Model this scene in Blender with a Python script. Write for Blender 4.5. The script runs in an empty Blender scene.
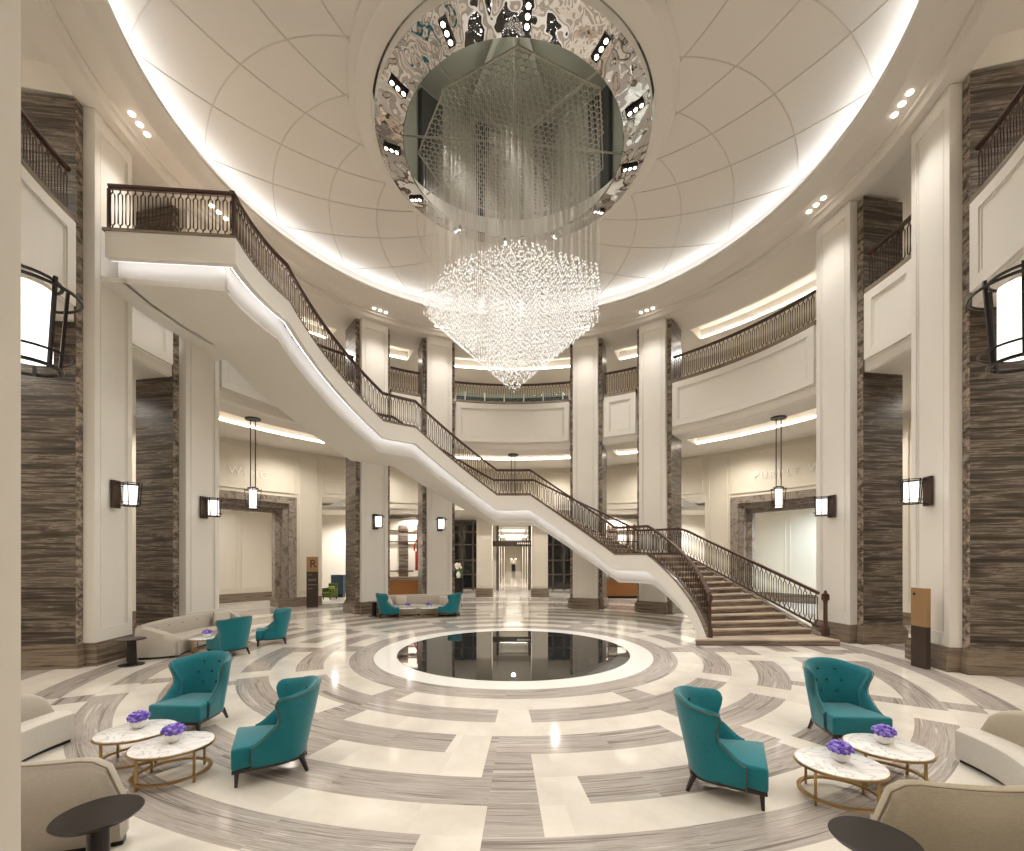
import bpy, bmesh, math, random
from math import sin, cos, pi, radians as rad, sqrt, atan2, degrees as deg
from mathutils import Vector, Matrix
random.seed(7)
S = bpy.context.scene
COL = S.collection
D = 11.47            # centre of the round hall lies this far in front of the camera
EYE = 2.4

# ------------------------------------------------------------------ camera
cam = bpy.data.cameras.new('camera'); camo = bpy.data.objects.new('camera', cam); COL.objects.link(camo)
camo.location = (0, 0, EYE); camo.rotation_euler = (pi/2, 0, 0)
cam.sensor_width = 36; cam.sensor_fit = 'HORIZONTAL'
cam.lens = 36*448/1024; cam.shift_x = -1.5/1024; cam.shift_y = (556-425.5)/1024
cam.clip_end = 300
S.camera = camo
S.view_settings.view_transform = 'Standard'; S.view_settings.look = 'None'
S.view_settings.gamma = 1; S.view_settings.use_curve_mapping = False
S.view_settings.exposure = 0.30

# ------------------------------------------------------------------ materials
def srgb(h):
    c = [int(h[i:i+2], 16)/255 for i in (0, 2, 4)]
    return tuple((x/12.92 if x <= .04045 else ((x+.055)/1.055)**2.4) for x in c) + (1,)
def mat(name, col, rough=.5, metal=0, spec=.5, emit=None, estr=0, trans=0, ior=1.5, alpha=1):
    m = bpy.data.materials.new(name); m.use_nodes = True
    b = m.node_tree.nodes['Principled BSDF']
    b.inputs['Base Color'].default_value = srgb(col) if isinstance(col, str) else col
    b.inputs['Roughness'].default_value = rough; b.inputs['Metallic'].default_value = metal
    b.inputs['Specular IOR Level'].default_value = spec; b.inputs['IOR'].default_value = ior
    b.inputs['Transmission Weight'].default_value = trans
    if emit: b.inputs['Emission Color'].default_value = srgb(emit); b.inputs['Emission Strength'].default_value = estr
    return m
def nodes(m): return m.node_tree.nodes, m.node_tree.links, m.node_tree.nodes['Principled BSDF']
def ramp(n, l, src, stops, inter='LINEAR'):
    r = n.new('ShaderNodeValToRGB'); r.color_ramp.interpolation = inter
    e = r.color_ramp.elements
    while len(e) < len(stops): e.new(.5)
    for q, (p, c) in zip(e, stops): q.position = p; q.color = srgb(c)
    l.new(src, r.inputs[0]); return r.outputs[0]
def strata(name, stops, scale, detail=8, coord='Object', rough=.25, dist=.6, big=None):
    """a layered stone: noise squeezed along one axis"""
    m = mat(name, '808080', rough); n, l, b = nodes(m)
    tc = n.new('ShaderNodeTexCoord'); mp = n.new('ShaderNodeMapping'); mp.inputs['Scale'].default_value = scale
    l.new(tc.outputs[coord], mp.inputs[0])
    t = n.new('ShaderNodeTexNoise'); t.inputs['Scale'].default_value = 1; t.inputs['Detail'].default_value = detail
    t.inputs['Roughness'].default_value = .68; t.inputs['Distortion'].default_value = dist
    l.new(mp.outputs[0], t.inputs['Vector'])
    mp2 = n.new('ShaderNodeMapping'); mp2.inputs['Scale'].default_value = tuple(q*(3.2 if q == max(scale) else 1.7) for q in scale); mp2.inputs['Location'].default_value = (3.1, 7.7, 1.3)
    l.new(tc.outputs[coord], mp2.inputs[0]); t2 = n.new('ShaderNodeTexNoise'); t2.inputs['Scale'].default_value = 1; t2.inputs['Detail'].default_value = 6; t2.inputs['Distortion'].default_value = dist*.6
    l.new(mp2.outputs[0], t2.inputs['Vector'])
    mx = n.new('ShaderNodeMix'); mx.inputs['Factor'].default_value = .42; l.new(t.outputs['Fac'], mx.inputs['A']); l.new(t2.outputs['Fac'], mx.inputs['B'])
    mr_ = n.new('ShaderNodeMapRange'); mr_.inputs['From Min'].default_value = .18; mr_.inputs['From Max'].default_value = .82; mr_.inputs['To Min'].default_value = 0; mr_.inputs['To Max'].default_value = 1
    l.new(mx.outputs['Result'], mr_.inputs['Value'])
    l.new(ramp(n, l, mr_.outputs['Result'], stops), b.inputs['Base Color'])
    return m
M = {}
M['cream'] = mat('cream_paint', 'E3DED5', .45, spec=.3)
M['cream_wall'] = mat('warm_cream_panelling', 'E2DACB', .45, spec=.3)
M['ceil'] = mat('ceiling_plaster', 'DDD7CE', .55, spec=.2)
M['rib_shade'] = mat('ceiling_rib_shade', 'CFC8BE', .6, spec=.2)  # dome ribs a tone below the plaster: groove shade put into the colour
M['dark_marble'] = strata('brown_travertine', [(.32, '221C17'), (.44, '3F352E'), (.515, '584D44'), (.555, '8A7E70'), (.6, '4E433A'), (.7, '6A5F54'), (.8, 'A2978A')], (.45, .45, 7), detail=12, rough=.34)
M['edge_marble'] = strata('brown_travertine_edge', [(.25, '3A312B'), (.4, '5B5047'), (.52, '86786B'), (.62, 'A89A8B'), (.75, '5C5148')], (3, 3, 3.2), dist=1.2)
M['base_marble'] = strata('brown_travertine_base', [(.25, '43382F'), (.4, '6B5D50'), (.52, '8C7D6C'), (.62, '75675A'), (.78, 'A39584')], (.5, .5, 9))
M['step_marble'] = strata('step_travertine', [(.25, '44372F'), (.42, '6A5A50'), (.55, '8F8073'), (.7, '5F5046')], (.5, 3.0, 7.0), rough=.3)
M['tread'] = strata('tread_travertine', [(.25, '8C7B6C'), (.5, 'B8A794'), (.75, 'CDBEAC')], (.6, 4, 4), rough=.3)
M['frame_marble'] = strata('portal_travertine', [(.25, '5B5048'), (.42, '82776C'), (.55, 'A0958A'), (.7, '736860')], (1.2, 1.2, 1.2), dist=2.5)
M['grey_floor'] = strata('grey_travertine_floor', [(.28, '6A625C'), (.4, '8E8680'), (.5, 'B3AAA3'), (.57, '988F88'), (.7, 'C9C2BB')], (.32, 11, 1), coord='UV', rough=.11, dist=1.2, detail=12)
M['cream_floor'] = strata('cream_marble_floor', [(.3, 'CFC7BC'), (.5, 'D8D1C6'), (.7, 'E0DAD0')], (.9, .9, 1), coord='UV', rough=.09, detail=5)
M['white_stone'] = mat('white_stone', 'E9E7E2', .12)
M['black_gloss'] = mat('polished_black_stone', '232424', .02, spec=.5, ior=2.3)
M['bronze'] = mat('dark_bronze', '47362C', .4, .5)
M['rail_wood'] = mat('dark_handrail', '482E24', .3, spec=.6)
M['black_metal'] = mat('black_metal', '241F1C', .35, .6)
M['brass'] = mat('brushed_brass', 'A98B5D', .3, .9)
M['teal'] = mat('teal_velvet', '0C7884', .7, spec=.25)
M['teal_dark'] = mat('teal_button', '05424A', .7)
M['leg_wood'] = mat('espresso_wood', '241915', .35)
M['sofa'] = mat('oatmeal_fabric', 'C6BDB0', .85, spec=.15)
M['sofa_tan'] = mat('linen_fabric', 'BDB19C', .85, spec=.15)
M['studs'] = mat('antique_studs', '6E5C40', .4, .6)
M['piping'] = mat('piping', '8A7A62', .6)
M['seat_white'] = mat('ivory_fabric', 'DAD3C8', .85, spec=.15)
M['espresso'] = mat('espresso_lacquer', '1E1714', .28, spec=.4)
M['bowl'] = mat('white_ceramic', 'EDEBE6', .2)
M['petal'] = mat('purple_petals', '9A86D6', .7)
M['petal2'] = mat('violet_petals', '6B52B8', .7)
M['wire'] = mat('steel_wire', 'C9C3B8', .35, .6)
M['grid'] = mat('chandelier_grid', 'A9A595', .45, .3)
M['void'] = mat('ceiling_void', '8C8B7C', .6)
M['void_dark'] = mat('ceiling_void_panel', '3A3B36', .5)
M['glassdark'] = mat('dark_glazing', '2B2E30', .06, spec=1)
M['dark_frame'] = mat('dark_window_frame', '6E655B', .4, .2)
M['wood'] = mat('honey_wood', '8A5A2C', .4)
M['sign_bronze'] = mat('sign_bronze', 'A5835E', .35, .35)
M['sign_dark'] = mat('sign_dark', '3B2F28', .4, .2)
M['ink'] = mat('sign_ink', '1E1916', .5)
M['text_grey'] = mat('sign_text', '9C9186', .5)
M['white_ink'] = mat('sign_white', 'E4DFD6', .5)
M['letters'] = mat('pale_letters', 'FBF8F2', .8)
M['red'] = mat('red_lacquer', '9A2A1C', .35)
M['green'] = mat('green_fabric', '4A5A16', .8)
M['lime'] = mat('lime_fabric', '97A040', .8)
M['blue'] = mat('slate_blue', '2F4356', .6)
M['leaf'] = mat('leaf', '4E6B2E', .6)
M['flower'] = mat('white_flowers', 'E8E2D4', .6)
M['pattern'] = mat('patterned_cushion', 'CFC4B4', .8)
def emis(name, col, s):
    m = bpy.data.materials.new(name); m.use_nodes = True; n = m.node_tree.nodes; n.clear()
    e = n.new('ShaderNodeEmission'); o = n.new('ShaderNodeOutputMaterial')
    e.inputs[0].default_value = srgb(col); e.inputs[1].default_value = s
    m.node_tree.links.new(e.outputs[0], o.inputs[0]); return m
M['cove'] = emis('cove_led', 'F6FAFF', 4.6)
M['slot'] = emis('slot_led', 'FFF4E4', 16)
M['led'] = emis('stair_led', 'F2F5FF', 4.2)
M['lamp'] = emis('lamp_disc', 'FFF4E2', 9)
M['lamp_glass'] = emis('lantern_glass', 'FFF9F2', 1.7)
M['glow'] = emis('corridor_light', 'FFF6E6', 5)
# mirror with a rippled face
m = mat('rippled_mirror', 'C4C0BC', .03, 1); n, l, b = nodes(m)
tc = n.new('ShaderNodeTexCoord'); t = n.new('ShaderNodeTexNoise'); t.inputs['Scale'].default_value = 1.1; t.inputs['Detail'].default_value = 2.2
bp = n.new('ShaderNodeBump'); bp.inputs['Strength'].default_value = 1; bp.inputs['Distance'].default_value = .12
l.new(tc.outputs['Object'], t.inputs['Vector']); l.new(t.outputs['Fac'], bp.inputs['Height']); l.new(bp.outputs[0], b.inputs['Normal'])
M['mirror'] = m
# white marble with grey veins
m = mat('veined_white_marble', 'EEECE8', .12); n, l, b = nodes(m)
tc = n.new('ShaderNodeTexCoord'); t = n.new('ShaderNodeTexNoise'); t.inputs['Scale'].default_value = 3.2; t.inputs['Detail'].default_value = 9
t.inputs['Distortion'].default_value = 1.6; t.inputs['Roughness'].default_value = .6
l.new(tc.outputs['Object'], t.inputs['Vector'])
l.new(ramp(n, l, t.outputs['Fac'], [(.40, 'EFEDEA'), (.48, 'E8E6E3'), (.5, 'B4B0AC'), (.52, 'E6E4E1'), (.7, 'F2F0EE')]), b.inputs['Base Color'])
M['marble'] = m
# cut crystal; faint emission added for its bright look, the drops are no lamps
m = mat('cut_crystal_glow', 'FFFFFF', .06, spec=1, trans=.35, ior=1.55, emit='FFFCF8', estr=.22)
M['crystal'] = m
# velvet gets a little weave
for k, sc in (('teal', 60), ('sofa', 90), ('sofa_tan', 70), ('seat_white', 90)):
    n, l, b = nodes(M[k]); tc = n.new('ShaderNodeTexCoord'); mp = n.new('ShaderNodeMapping'); mp.inputs['Scale'].default_value = (1, 1, 5 if k != 'teal' else 1)
    t = n.new('ShaderNodeTexNoise'); t.inputs['Scale'].default_value = sc*.5; t.inputs['Detail'].default_value = 4
    l.new(tc.outputs['Object'], mp.inputs[0]); l.new(mp.outputs[0], t.inputs['Vector'])
    mx = n.new('ShaderNodeMix'); mx.data_type = 'RGBA'; mx.blend_type = 'MULTIPLY'; mx.inputs['Factor'].default_value = .35
    mx.inputs['A'].default_value = b.inputs['Base Color'].default_value
    l.new(t.outputs['Fac'], mx.inputs['B']); l.new(mx.outputs['Result'], b.inputs['Base Color'])
    bp = n.new('ShaderNodeBump'); bp.inputs['Strength'].default_value = .15; bp.inputs['Distance'].default_value = .01
    l.new(t.outputs['Fac'], bp.inputs['Height']); l.new(bp.outputs[0], b.inputs['Normal'])
    b.inputs['Sheen Weight'].default_value = .3 if k == 'teal' else .1

# ------------------------------------------------------------------ mesh building
def P(r, th, z=0.0):
    a = rad(th); return Vector((r*sin(a), D+r*cos(a), z))
class MB:
    def __init__(s): s.v = []; s.f = []; s.m = []
    def add(s, vs, fs, mi=0):
        o = len(s.v); s.v += [tuple(p) for p in vs]
        s.f += [tuple(o+i for i in f) for f in fs]; s.m += [mi]*len(fs); return s
    def box(s, x0, x1, y0, y1, z0, z1, mi=0, M4=None):
        vs = [Vector((x, y, z)) for z in (z0, z1) for y in (y0, y1) for x in (x0, x1)]
        if M4: vs = [M4 @ p for p in vs]
        return s.add(vs, [(0, 2, 3, 1), (4, 5, 7, 6), (0, 1, 5, 4), (2, 6, 7, 3), (0, 4, 6, 2), (1, 3, 7, 5)], mi)
    def rbox(s, x0, x1, y0, y1, z0, z1, bev, seg=3, mi=0, fn=None):
        bm = bmesh.new(); bmesh.ops.create_cube(bm, size=1)
        for q in bm.verts: q.co = Vector((x0+(q.co.x+.5)*(x1-x0), y0+(q.co.y+.5)*(y1-y0), z0+(q.co.z+.5)*(z1-z0)))
        bmesh.ops.bevel(bm, geom=bm.edges[:], offset=bev, segments=seg, profile=.5, affect='EDGES')
        bm.verts.index_update()
        vs = [fn(q.co.copy()) if fn else q.co.copy() for q in bm.verts]; fs = [[q.index for q in f.verts] for f in bm.faces]
        bm.free(); return s.add(vs, fs, mi)
    def sector(s, r0, r1, t0, t1, z0, z1, n=None, mi=0):
        """curved block between two radii, two angles and two heights of the hall"""
        n = n or max(1, int(abs(t1-t0)/2)+1); closed = abs(t1-t0) >= 359.9; vs = []; fs = []
        k = n if closed else n+1
        for i in range(k):
            t = t0+(t1-t0)*i/n; vs += [P(r0, t, z0), P(r1, t, z0), P(r1, t, z1), P(r0, t, z1)]
        for i in range(n):
            a = 4*i; b = 4*((i+1) % k)
            fs += [(a, b, b+1, a+1), (a+1, b+1, b+2, a+2), (a+2, b+2, b+3, a+3), (a+3, b+3, b, a)]
        if not closed: fs += [(0, 1, 2, 3), (4*n+3, 4*n+2, 4*n+1, 4*n)]
        return s.add(vs, fs, mi)
    def lathe(s, prof, n=48, c=(0, 0, 0), mi=0, a0=0, a1=360, ax=1, ay=1):
        """prof: (r, z) list"""
        c = Vector(c); closed = abs(a1-a0) > 359.9; k = n if closed else n+1; vs = []; fs = []; q = len(prof)
        for i in range(k):
            a = rad(a0+(a1-a0)*i/n); vs += [c+Vector((ax*r*cos(a), ay*r*sin(a), z)) for r, z in prof]
        for i in range(n):
            a = q*i; b = q*((i+1) % k)
            fs += [(a+j, b+j, b+j+1, a+j+1) for j in range(q-1)]
        return s.add(vs, fs, mi)
    def tube(s, pts, r, n=6, closed=False, mi=0, cap=True, r2=None):
        pts = [Vector(p) for p in pts]; k = len(pts); vs = []; fs = []
        for i, p in enumerate(pts):
            if closed: d = pts[(i+1) % k]-pts[i-1]
            else: d = pts[min(i+1, k-1)]-pts[max(i-1, 0)]
            d.normalize(); u = d.cross(Vector((0, 0, 1)))
            if u.length < 1e-3: u = Vector((1, 0, 0))
            u.normalize(); w = u.cross(d)
            rr = r if r2 is None else r+(r2-r)*i/max(1, k-1)
            vs += [p+u*rr*cos(2*pi*j/n+pi/n)+w*rr*sin(2*pi*j/n+pi/n) for j in range(n)]
        for i in range(k if closed else k-1):
            a = n*i; b = n*((i+1) % k)
            fs += [(a+j, b+j, b+(j+1) % n, a+(j+1) % n) for j in range(n)]
        if cap and not closed: fs += [tuple(range(n))[::-1], tuple(n*(k-1)+j for j in range(n))]
        return s.add(vs, fs, mi)
    def sphere(s, c, rx, ry, rz, n=10, mi=0):
        c = Vector(c); vs = [c+Vector((0, 0, rz))]; fs = []; h = max(3, n//2)
        for i in range(1, h):
            a = pi*i/h
            vs += [c+Vector((rx*sin(a)*cos(2*pi*j/n), ry*sin(a)*sin(2*pi*j/n), rz*cos(a))) for j in range(n)]
        vs.append(c-Vector((0, 0, rz))); L = len(vs)-1
        fs += [(0, 1+j, 1+(j+1) % n) for j in range(n)]
        for i in range(h-2):
            a = 1+n*i; fs += [(a+j, a+n+j, a+n+(j+1) % n, a+(j+1) % n) for j in range(n)]
        a = 1+n*(h-2); fs += [(a+j, L, a+(j+1) % n) for j in range(n)]
        return s.add(vs, fs, mi)
    def loft(s, rings, closed=True, cap=True, mi=0):
        n = len(rings[0]); vs = [p for r in rings for p in r]; fs = []
        for i in range(len(rings)-1):
            a = n*i; fs += [(a+j, a+n+j, a+n+(j+1) % n, a+(j+1) % n) for j in range(n if closed else n-1)]
        if cap: fs += [tuple(range(n)), tuple(n*(len(rings)-1)+j for j in range(n))[::-1]]
        return s.add(vs, fs, mi)
    def prism(s, poly, z0, z1, mi=0):
        n = len(poly); vs = [(*p[:2], z0) for p in poly]+[(*p[:2], z1) for p in poly]
        return s.add(vs, [tuple(range(n))[::-1], tuple(range(n, 2*n))]+[(i, (i+1) % n, n+(i+1) % n, n+i) for i in range(n)], mi)
def obj(name, mb, mats, parent=None, smooth=None, world=False, kind=None, label=None):
    me = bpy.data.meshes.new(name); vs = mb.v
    if parent and world:
        o = parent; off = Vector((0, 0, 0))
        while o: off += o.location; o = o.parent
        vs = [tuple(Vector(p)-off) for p in vs]
    me.from_pydata(vs, [], mb.f)
    for q in (mats if isinstance(mats, (list, tuple)) else [mats]): me.materials.append(M[q])
    if any(mb.m): me.polygons.foreach_set('material_index', mb.m)
    bm = bmesh.new(); bm.from_mesh(me); bmesh.ops.recalc_face_normals(bm, faces=bm.faces[:]); bm.to_mesh(me); bm.free()
    if smooth: me.shade_smooth(); me.set_sharp_from_angle(angle=rad(smooth))
    o = bpy.data.objects.new(name, me); COL.objects.link(o)
    if parent: o.parent = parent
    if kind: o['kind'] = kind
    if label: o['label'] = label
    return o
def tag(o, label, cat, group=None):
    o['label'] = label; o['category'] = cat
    if group: o['group'] = group
    return o
def thing(name, label, cat, loc=(0, 0, 0), rz=0, group=None):
    o = bpy.data.objects.new(name, None); COL.objects.link(o); o.empty_display_size = .2
    o.location = loc; o.rotation_euler = (0, 0, rz); return tag(o, label, cat, group)
def dup(root, loc, rz, label, group=None):
    r = root.copy(); COL.objects.link(r); r.location = loc; r.rotation_euler = (0, 0, rz); r['label'] = label
    if group: r['group'] = group
    for ch in list(root.children):
        c = ch.copy(); COL.objects.link(c); c.parent = r
        for g in list(ch.children):
            d = g.copy(); COL.objects.link(d); d.parent = c
    return r
def inst(src, name, loc, rz, parent, kind=None):
    o = bpy.data.objects.new(name, src); COL.objects.link(o); o.parent = parent; o.location = loc; o.rotation_euler = (0, 0, rz); return o
def struct(name, mb, mats, smooth=None): return obj(name, mb, mats, smooth=smooth, kind='structure')

# ------------------------------------------------------------------ floor
RE = [2.89, 3.42, 3.95, 4.48, 5.02, 5.5, 6.05, 6.62, 7.17, 7.65, 8.13, 8.6, 9.1]
GREY = {1: [(0, 360)],
        2: [(147, 154), (206, 213), (267, 276), (86, 94), (326, 333), (27, 34)],
        3: [(3, 57), (63, 120), (126, 177), (183, 238), (244, 297), (303, 357)],
        4: [(147, 153), (207, 213), (267, 273), (87, 93), (327, 333), (27, 33)],
        5: [(158, 183), (131, 150), (102, 125), (62, 96), (36, 58), (4, 31), (188, 243), (248, 273), (279, 300), (306, 327), (332, 356)],
        6: [(178, 183), (148, 158), (202, 210), (118, 121), (239, 242), (58, 61), (298, 301)],
        7: [(178, 220), (149, 174), (225, 262), (124, 146), (97, 121), (60, 92), (268, 300), (305, 352), (8, 55)],
        8: [(178, 182), (121, 124), (246, 249), (211, 213), (60, 63), (300, 303), (0, 3)],
        9: [(129, 182), (186, 242), (99, 124), (247, 266), (65, 94), (270, 296), (5, 60), (301, 354)],
        10: [(147, 150), (209, 212), (120, 123), (240, 243), (90, 93), (268, 271)],
        11: [(80, 121), (243, 275), (281, 300), (126, 170), (192, 238), (60, 76), (10, 52), (308, 350)]}
fv, ff, fm, fuv = [], [], [], []
rings = RE + [9.9, 11.6, 12.4, 14.4, 15.2, 20.0]
OUT = {13: [(0, 360)], 15: [(0, 360)]}
STEP = 1
def isgrey(k, t):
    L = GREY.get(k) or OUT.get(k) or []
    return any(a <= t < b for a, b in L)
for k in range(len(rings)-1):
    r0, r1 = rings[k], rings[k+1]; seed = random.random()*50
    for t in range(0, 360, STEP):
        o = len(fv); fv += [P(r0, t), P(r1, t), P(r1, t+STEP), P(r0, t+STEP)]
        g = isgrey(k, t+.5)
        mi = 2 if k == 0 else (1 if g else 0)
        ff.append((o, o+1, o+2, o+3)); fm.append(mi)
        rm = (r0+r1)/2; blk = (t//14 if g else t//11); jit = ((blk*7919+k*104729) % 97)*.37
        fuv += [(rad(t)*rm+jit, r0+seed+jit), (rad(t)*rm+jit, r1+seed+jit), (rad(t+STEP)*rm+jit, r1+seed+jit), (rad(t+STEP)*rm+jit, r0+seed+jit)]
o = len(fv); fv += [(-30, 19, -.02), (30, 19, -.02), (30, 110, -.02), (-30, 110, -.02)]; ff.append((o, o+1, o+2, o+3)); fm.append(0); fuv += [(0, 0), (60, 0), (60, 90), (0, 90)]
me = bpy.data.meshes.new('floor'); me.from_pydata([tuple(p) for p in fv], [], ff)
for q in ('cream_floor', 'grey_floor', 'white_stone'): me.materials.append(M[q])
me.polygons.foreach_set('material_index', fm)
uv = me.uv_layers.new(name='UVMap'); uv.data.foreach_set('uv', [c for p in fuv for c in p])
for p in me.polygons:
    if p.normal.z < 0: p.flip()
fo = bpy.data.objects.new('floor', me); COL.objects.link(fo); fo['kind'] = 'structure'
pl = thing('reflecting_pool', 'round black mirror-polished disc set in a white stone ring at the middle of the floor', 'pool', (0, D, 0))
obj('polished_disc', MB().lathe([(0, .004), (2.89, .004), (2.89, -.05), (0, -.05)], 96, (0, 0, 0)), 'black_gloss', pl)

# ------------------------------------------------------------------ walls of the ambulatory (round, radius 14.4)
RW = 14.4
def wall_run(mb, t0, t1, z0, z1, r0=RW, r1=RW+.35): mb.sector(r0, r1, t0, t1, z0, z1)
PORT = (46.4, 70.0)
def panel_frame(mb, r, t0, t1, z0, z1, w=.07, d=.045):
    """raised moulding rectangle on the hall side of a curved wall"""
    a = deg(w/r)
    mb.sector(r-d, r, t0, t1, z0, z0+w); mb.sector(r-d, r, t0, t1, z1-w, z1)
    mb.sector(r-d, r, t0, t0+a, z0+w, z1-w); mb.sector(r-d, r, t1-a, t1, z0+w, z1-w)
wm = MB()
for sg in (1, -1):
    L = lambda a, b, z0, z1, mb=wm: wall_run(mb, min(sg*a, sg*b), max(sg*a, sg*b), z0, z1)
    L(0, 36.8, 5.0, 7.5); L(36.8, 41.4, 5.35, 7.5); L(41.4, PORT[0], 0, 7.5); L(PORT[0], PORT[1], 5.17, 7.5)
    L(PORT[1], 120, 0, 7.5); L(120, 180, 0, 7.5)
    F = lambda a, b, z0, z1: panel_frame(wm, RW, min(sg*a, sg*b), max(sg*a, sg*b), z0, z1)
    F(46.2, 70.4, 5.35, 7.25); F(42.0, 45.6, .7, 7.3); F(37.0, 41.0, 5.55, 6.2); F(37.0, 41.0, 6.3, 7.3)
    F(1, 17, 5.3, 7.2); F(18, 36, 5.3, 7.2); F(73, 82, .7, 7.3); F(83, 95, .7, 7.3); F(96, 110, .7, 7.3)
struct('wall_back', wm, 'cream_wall')
um = MB(); um.sector(RW, RW+.3, 0, 360, 9.45, 12.4, 120)
for k in range(-8, 9): panel_frame(um, RW, k*14-6, k*14+6, 9.7, 12.0)
struct('wall_upper', um, 'cream_wall')
bb = MB()
for a, b in ((41.4, PORT[0]), (PORT[1], 120)):
    for sg in (1, -1): bb.sector(RW-.04, RW, min(sg*a, sg*b), max(sg*a, sg*b), 0, .42)
struct('baseboard_back', bb, 'base_marble')

# ceilings of the two ambulatory levels, with lit slots
BAYS = [(-75.5, -43.5), (43.5, 76.0), (-33.5, -25.5), (25.5, 33.5), (-15.5, 15.5), (86.5, 94), (-94, -84)]
def slotted(name, z, thick, r_in, slots, ra, rb, m, wide=None):
    mb = MB()
    edges = sorted(slots); t = -180; segs = []
    for a, b in edges: segs.append((t, a, 0)); segs.append((a, b, 1)); t = b
    segs.append((t, 180, 0)); leds = []
    for a, b, s in segs:
        if b-a < .01: continue
        if not s: mb.sector(r_in, RW+.3, a, b, z, z+thick); continue
        if abs(a+b) > 200: mb.sector(r_in, 9.6, a, b, z, z+thick); mb.sector(13.4, RW+.3, a, b, z, z+thick); mb.sector(9.6, 13.4, a, b, z+.6, z+thick); leds.append((a, b, MB().sector(13.34, 13.39, a+.3, b-.3, z+.05, z+.12))); continue
        mb.sector(r_in, ra, a, b, z, z+thick); mb.sector(rb, RW+.3, a, b, z, z+thick)
        mb.sector(ra, rb, a, b, z+.42, z+thick)
        leds.append((a, b, MB().sector(rb-.05, rb-.005, a+.3, b-.3, z+.03, z+.06)))
    struct(name, mb, m); return leds
led1 = slotted('ceiling_lower', 7.42, 1.9, 9.61, [b for b in BAYS if abs(b[0]) < 80 and abs(b[1]) < 80], 10.9, 12.0, 'ceil')
led2 = slotted('ceiling_upper', 12.3, .9, 9.5, [b for b in BAYS if abs(b[0]) < 80 and abs(b[1]) < 80]+[(104.1, 137), (-137, -101.0)], 11.2, 12.4, 'ceil')
def bayname(a, b):
    c = (a+b)/2; side = 'right' if c > 0 else 'left'
    if abs(c) < 5: return 'the centre bay'
    return {0: 'the narrow bay %s of the centre' % side, 1: 'the wide %s bay' % side, 2: 'the bay at the %s picture edge' % side}[0 if abs(c) < 40 else 1 if abs(c) < 90 else 2]
for leds, lv in ((led1, 'lower'), (led2, 'upper')):
    for a, b, mb in leds: tag(obj('slot_light', mb, 'slot'), 'warm linear light in the %s ceiling slot of %s' % (lv, bayname(a, b)), 'cove light', 'ceiling slot lights')

# cornice ring between columns and dome, dome, cove light
cr = MB()
prof = [(8.26, 12.98), (8.26, 12.86), (8.34, 12.80), (8.46, 12.66), (8.5, 12.52), (8.54, 12.47), (9.0, 12.44), (9.0, 12.36), (9.08, 12.34), (9.12, 12.22), (9.55, 12.2), (9.55, 13.3), (8.62, 13.3), (8.62, 12.98)]
cr.lathe(prof, 180, (0, D, 0)); struct('trim_1', cr, 'ceil', 35)
cl = MB(); cl.lathe([(8.36, 12.99), (8.60, 12.99)], 180, (0, D, 0))
tag(obj('cove_light', cl, 'cove'), 'bright white ring of light hidden in the cove round the dome', 'cove light')
def domez(r):
    if r > 3.9: u = (r-3.9)/(8.62-3.9); return 13.2+.42*sin(pi*min(1, u*.62+.08))*1.0 - .10*u
    return 13.2+.1
dm = MB()
pr = [(8.62, 13.3)]+[(r, domez(r)) for r in [8.6-.2*i for i in range(24)]]+[(3.95, 13.17), (3.9, 13.12), (3.85, 13.0), (3.78, 12.98), (3.72, 12.92), (3.46, 12.88), (3.46, 13.6)]
dm.lathe(pr, 180, (0, D, 0))
for fam in (1, -1):
    for k in range(20):
        pts = []
        for i in range(19):
            r = 8.58-(8.58-3.97)*i/18; th = 6+18*k+fam*8.0*(8.58-r)*1.0
            pts.append(P(r, th, domez(r)-.004))
        dm.tube(pts, 0.015, 5, mi=1 if fam > 0 else 1, cap=False)
struct('ceiling', dm, ['ceil', 'rib_shade'], 40)

# void above the dome opening
vd = MB(); vd.lathe([(3.47, 12.9), (3.9, 13.6), (3.9, 17.2), (0, 17.2)], 96, (0, D, 0))
for k in range(12):
    a = k*30+10
    vd.sector(3.70, 3.88, a, a+12, 13.9, 16.9, 6, mi=1)
for k in range(8):
    a = rad(k*45+20); vd.tube([(0, D, 16.9), (3.8*sin(a), D+3.8*cos(a), 16.9)], .1, 4)
for k in range(16):
    a = k*22.5+5; vd.tube([P(3.5, a, 13.0), P(3.84, a+5, 13.9)], .02, 4); vd.tube([P(3.5, a+10, 13.0), P(3.84, a+5, 13.9)], .02, 4)
struct('ceiling_void', vd, ['void', 'void_dark'])

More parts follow.
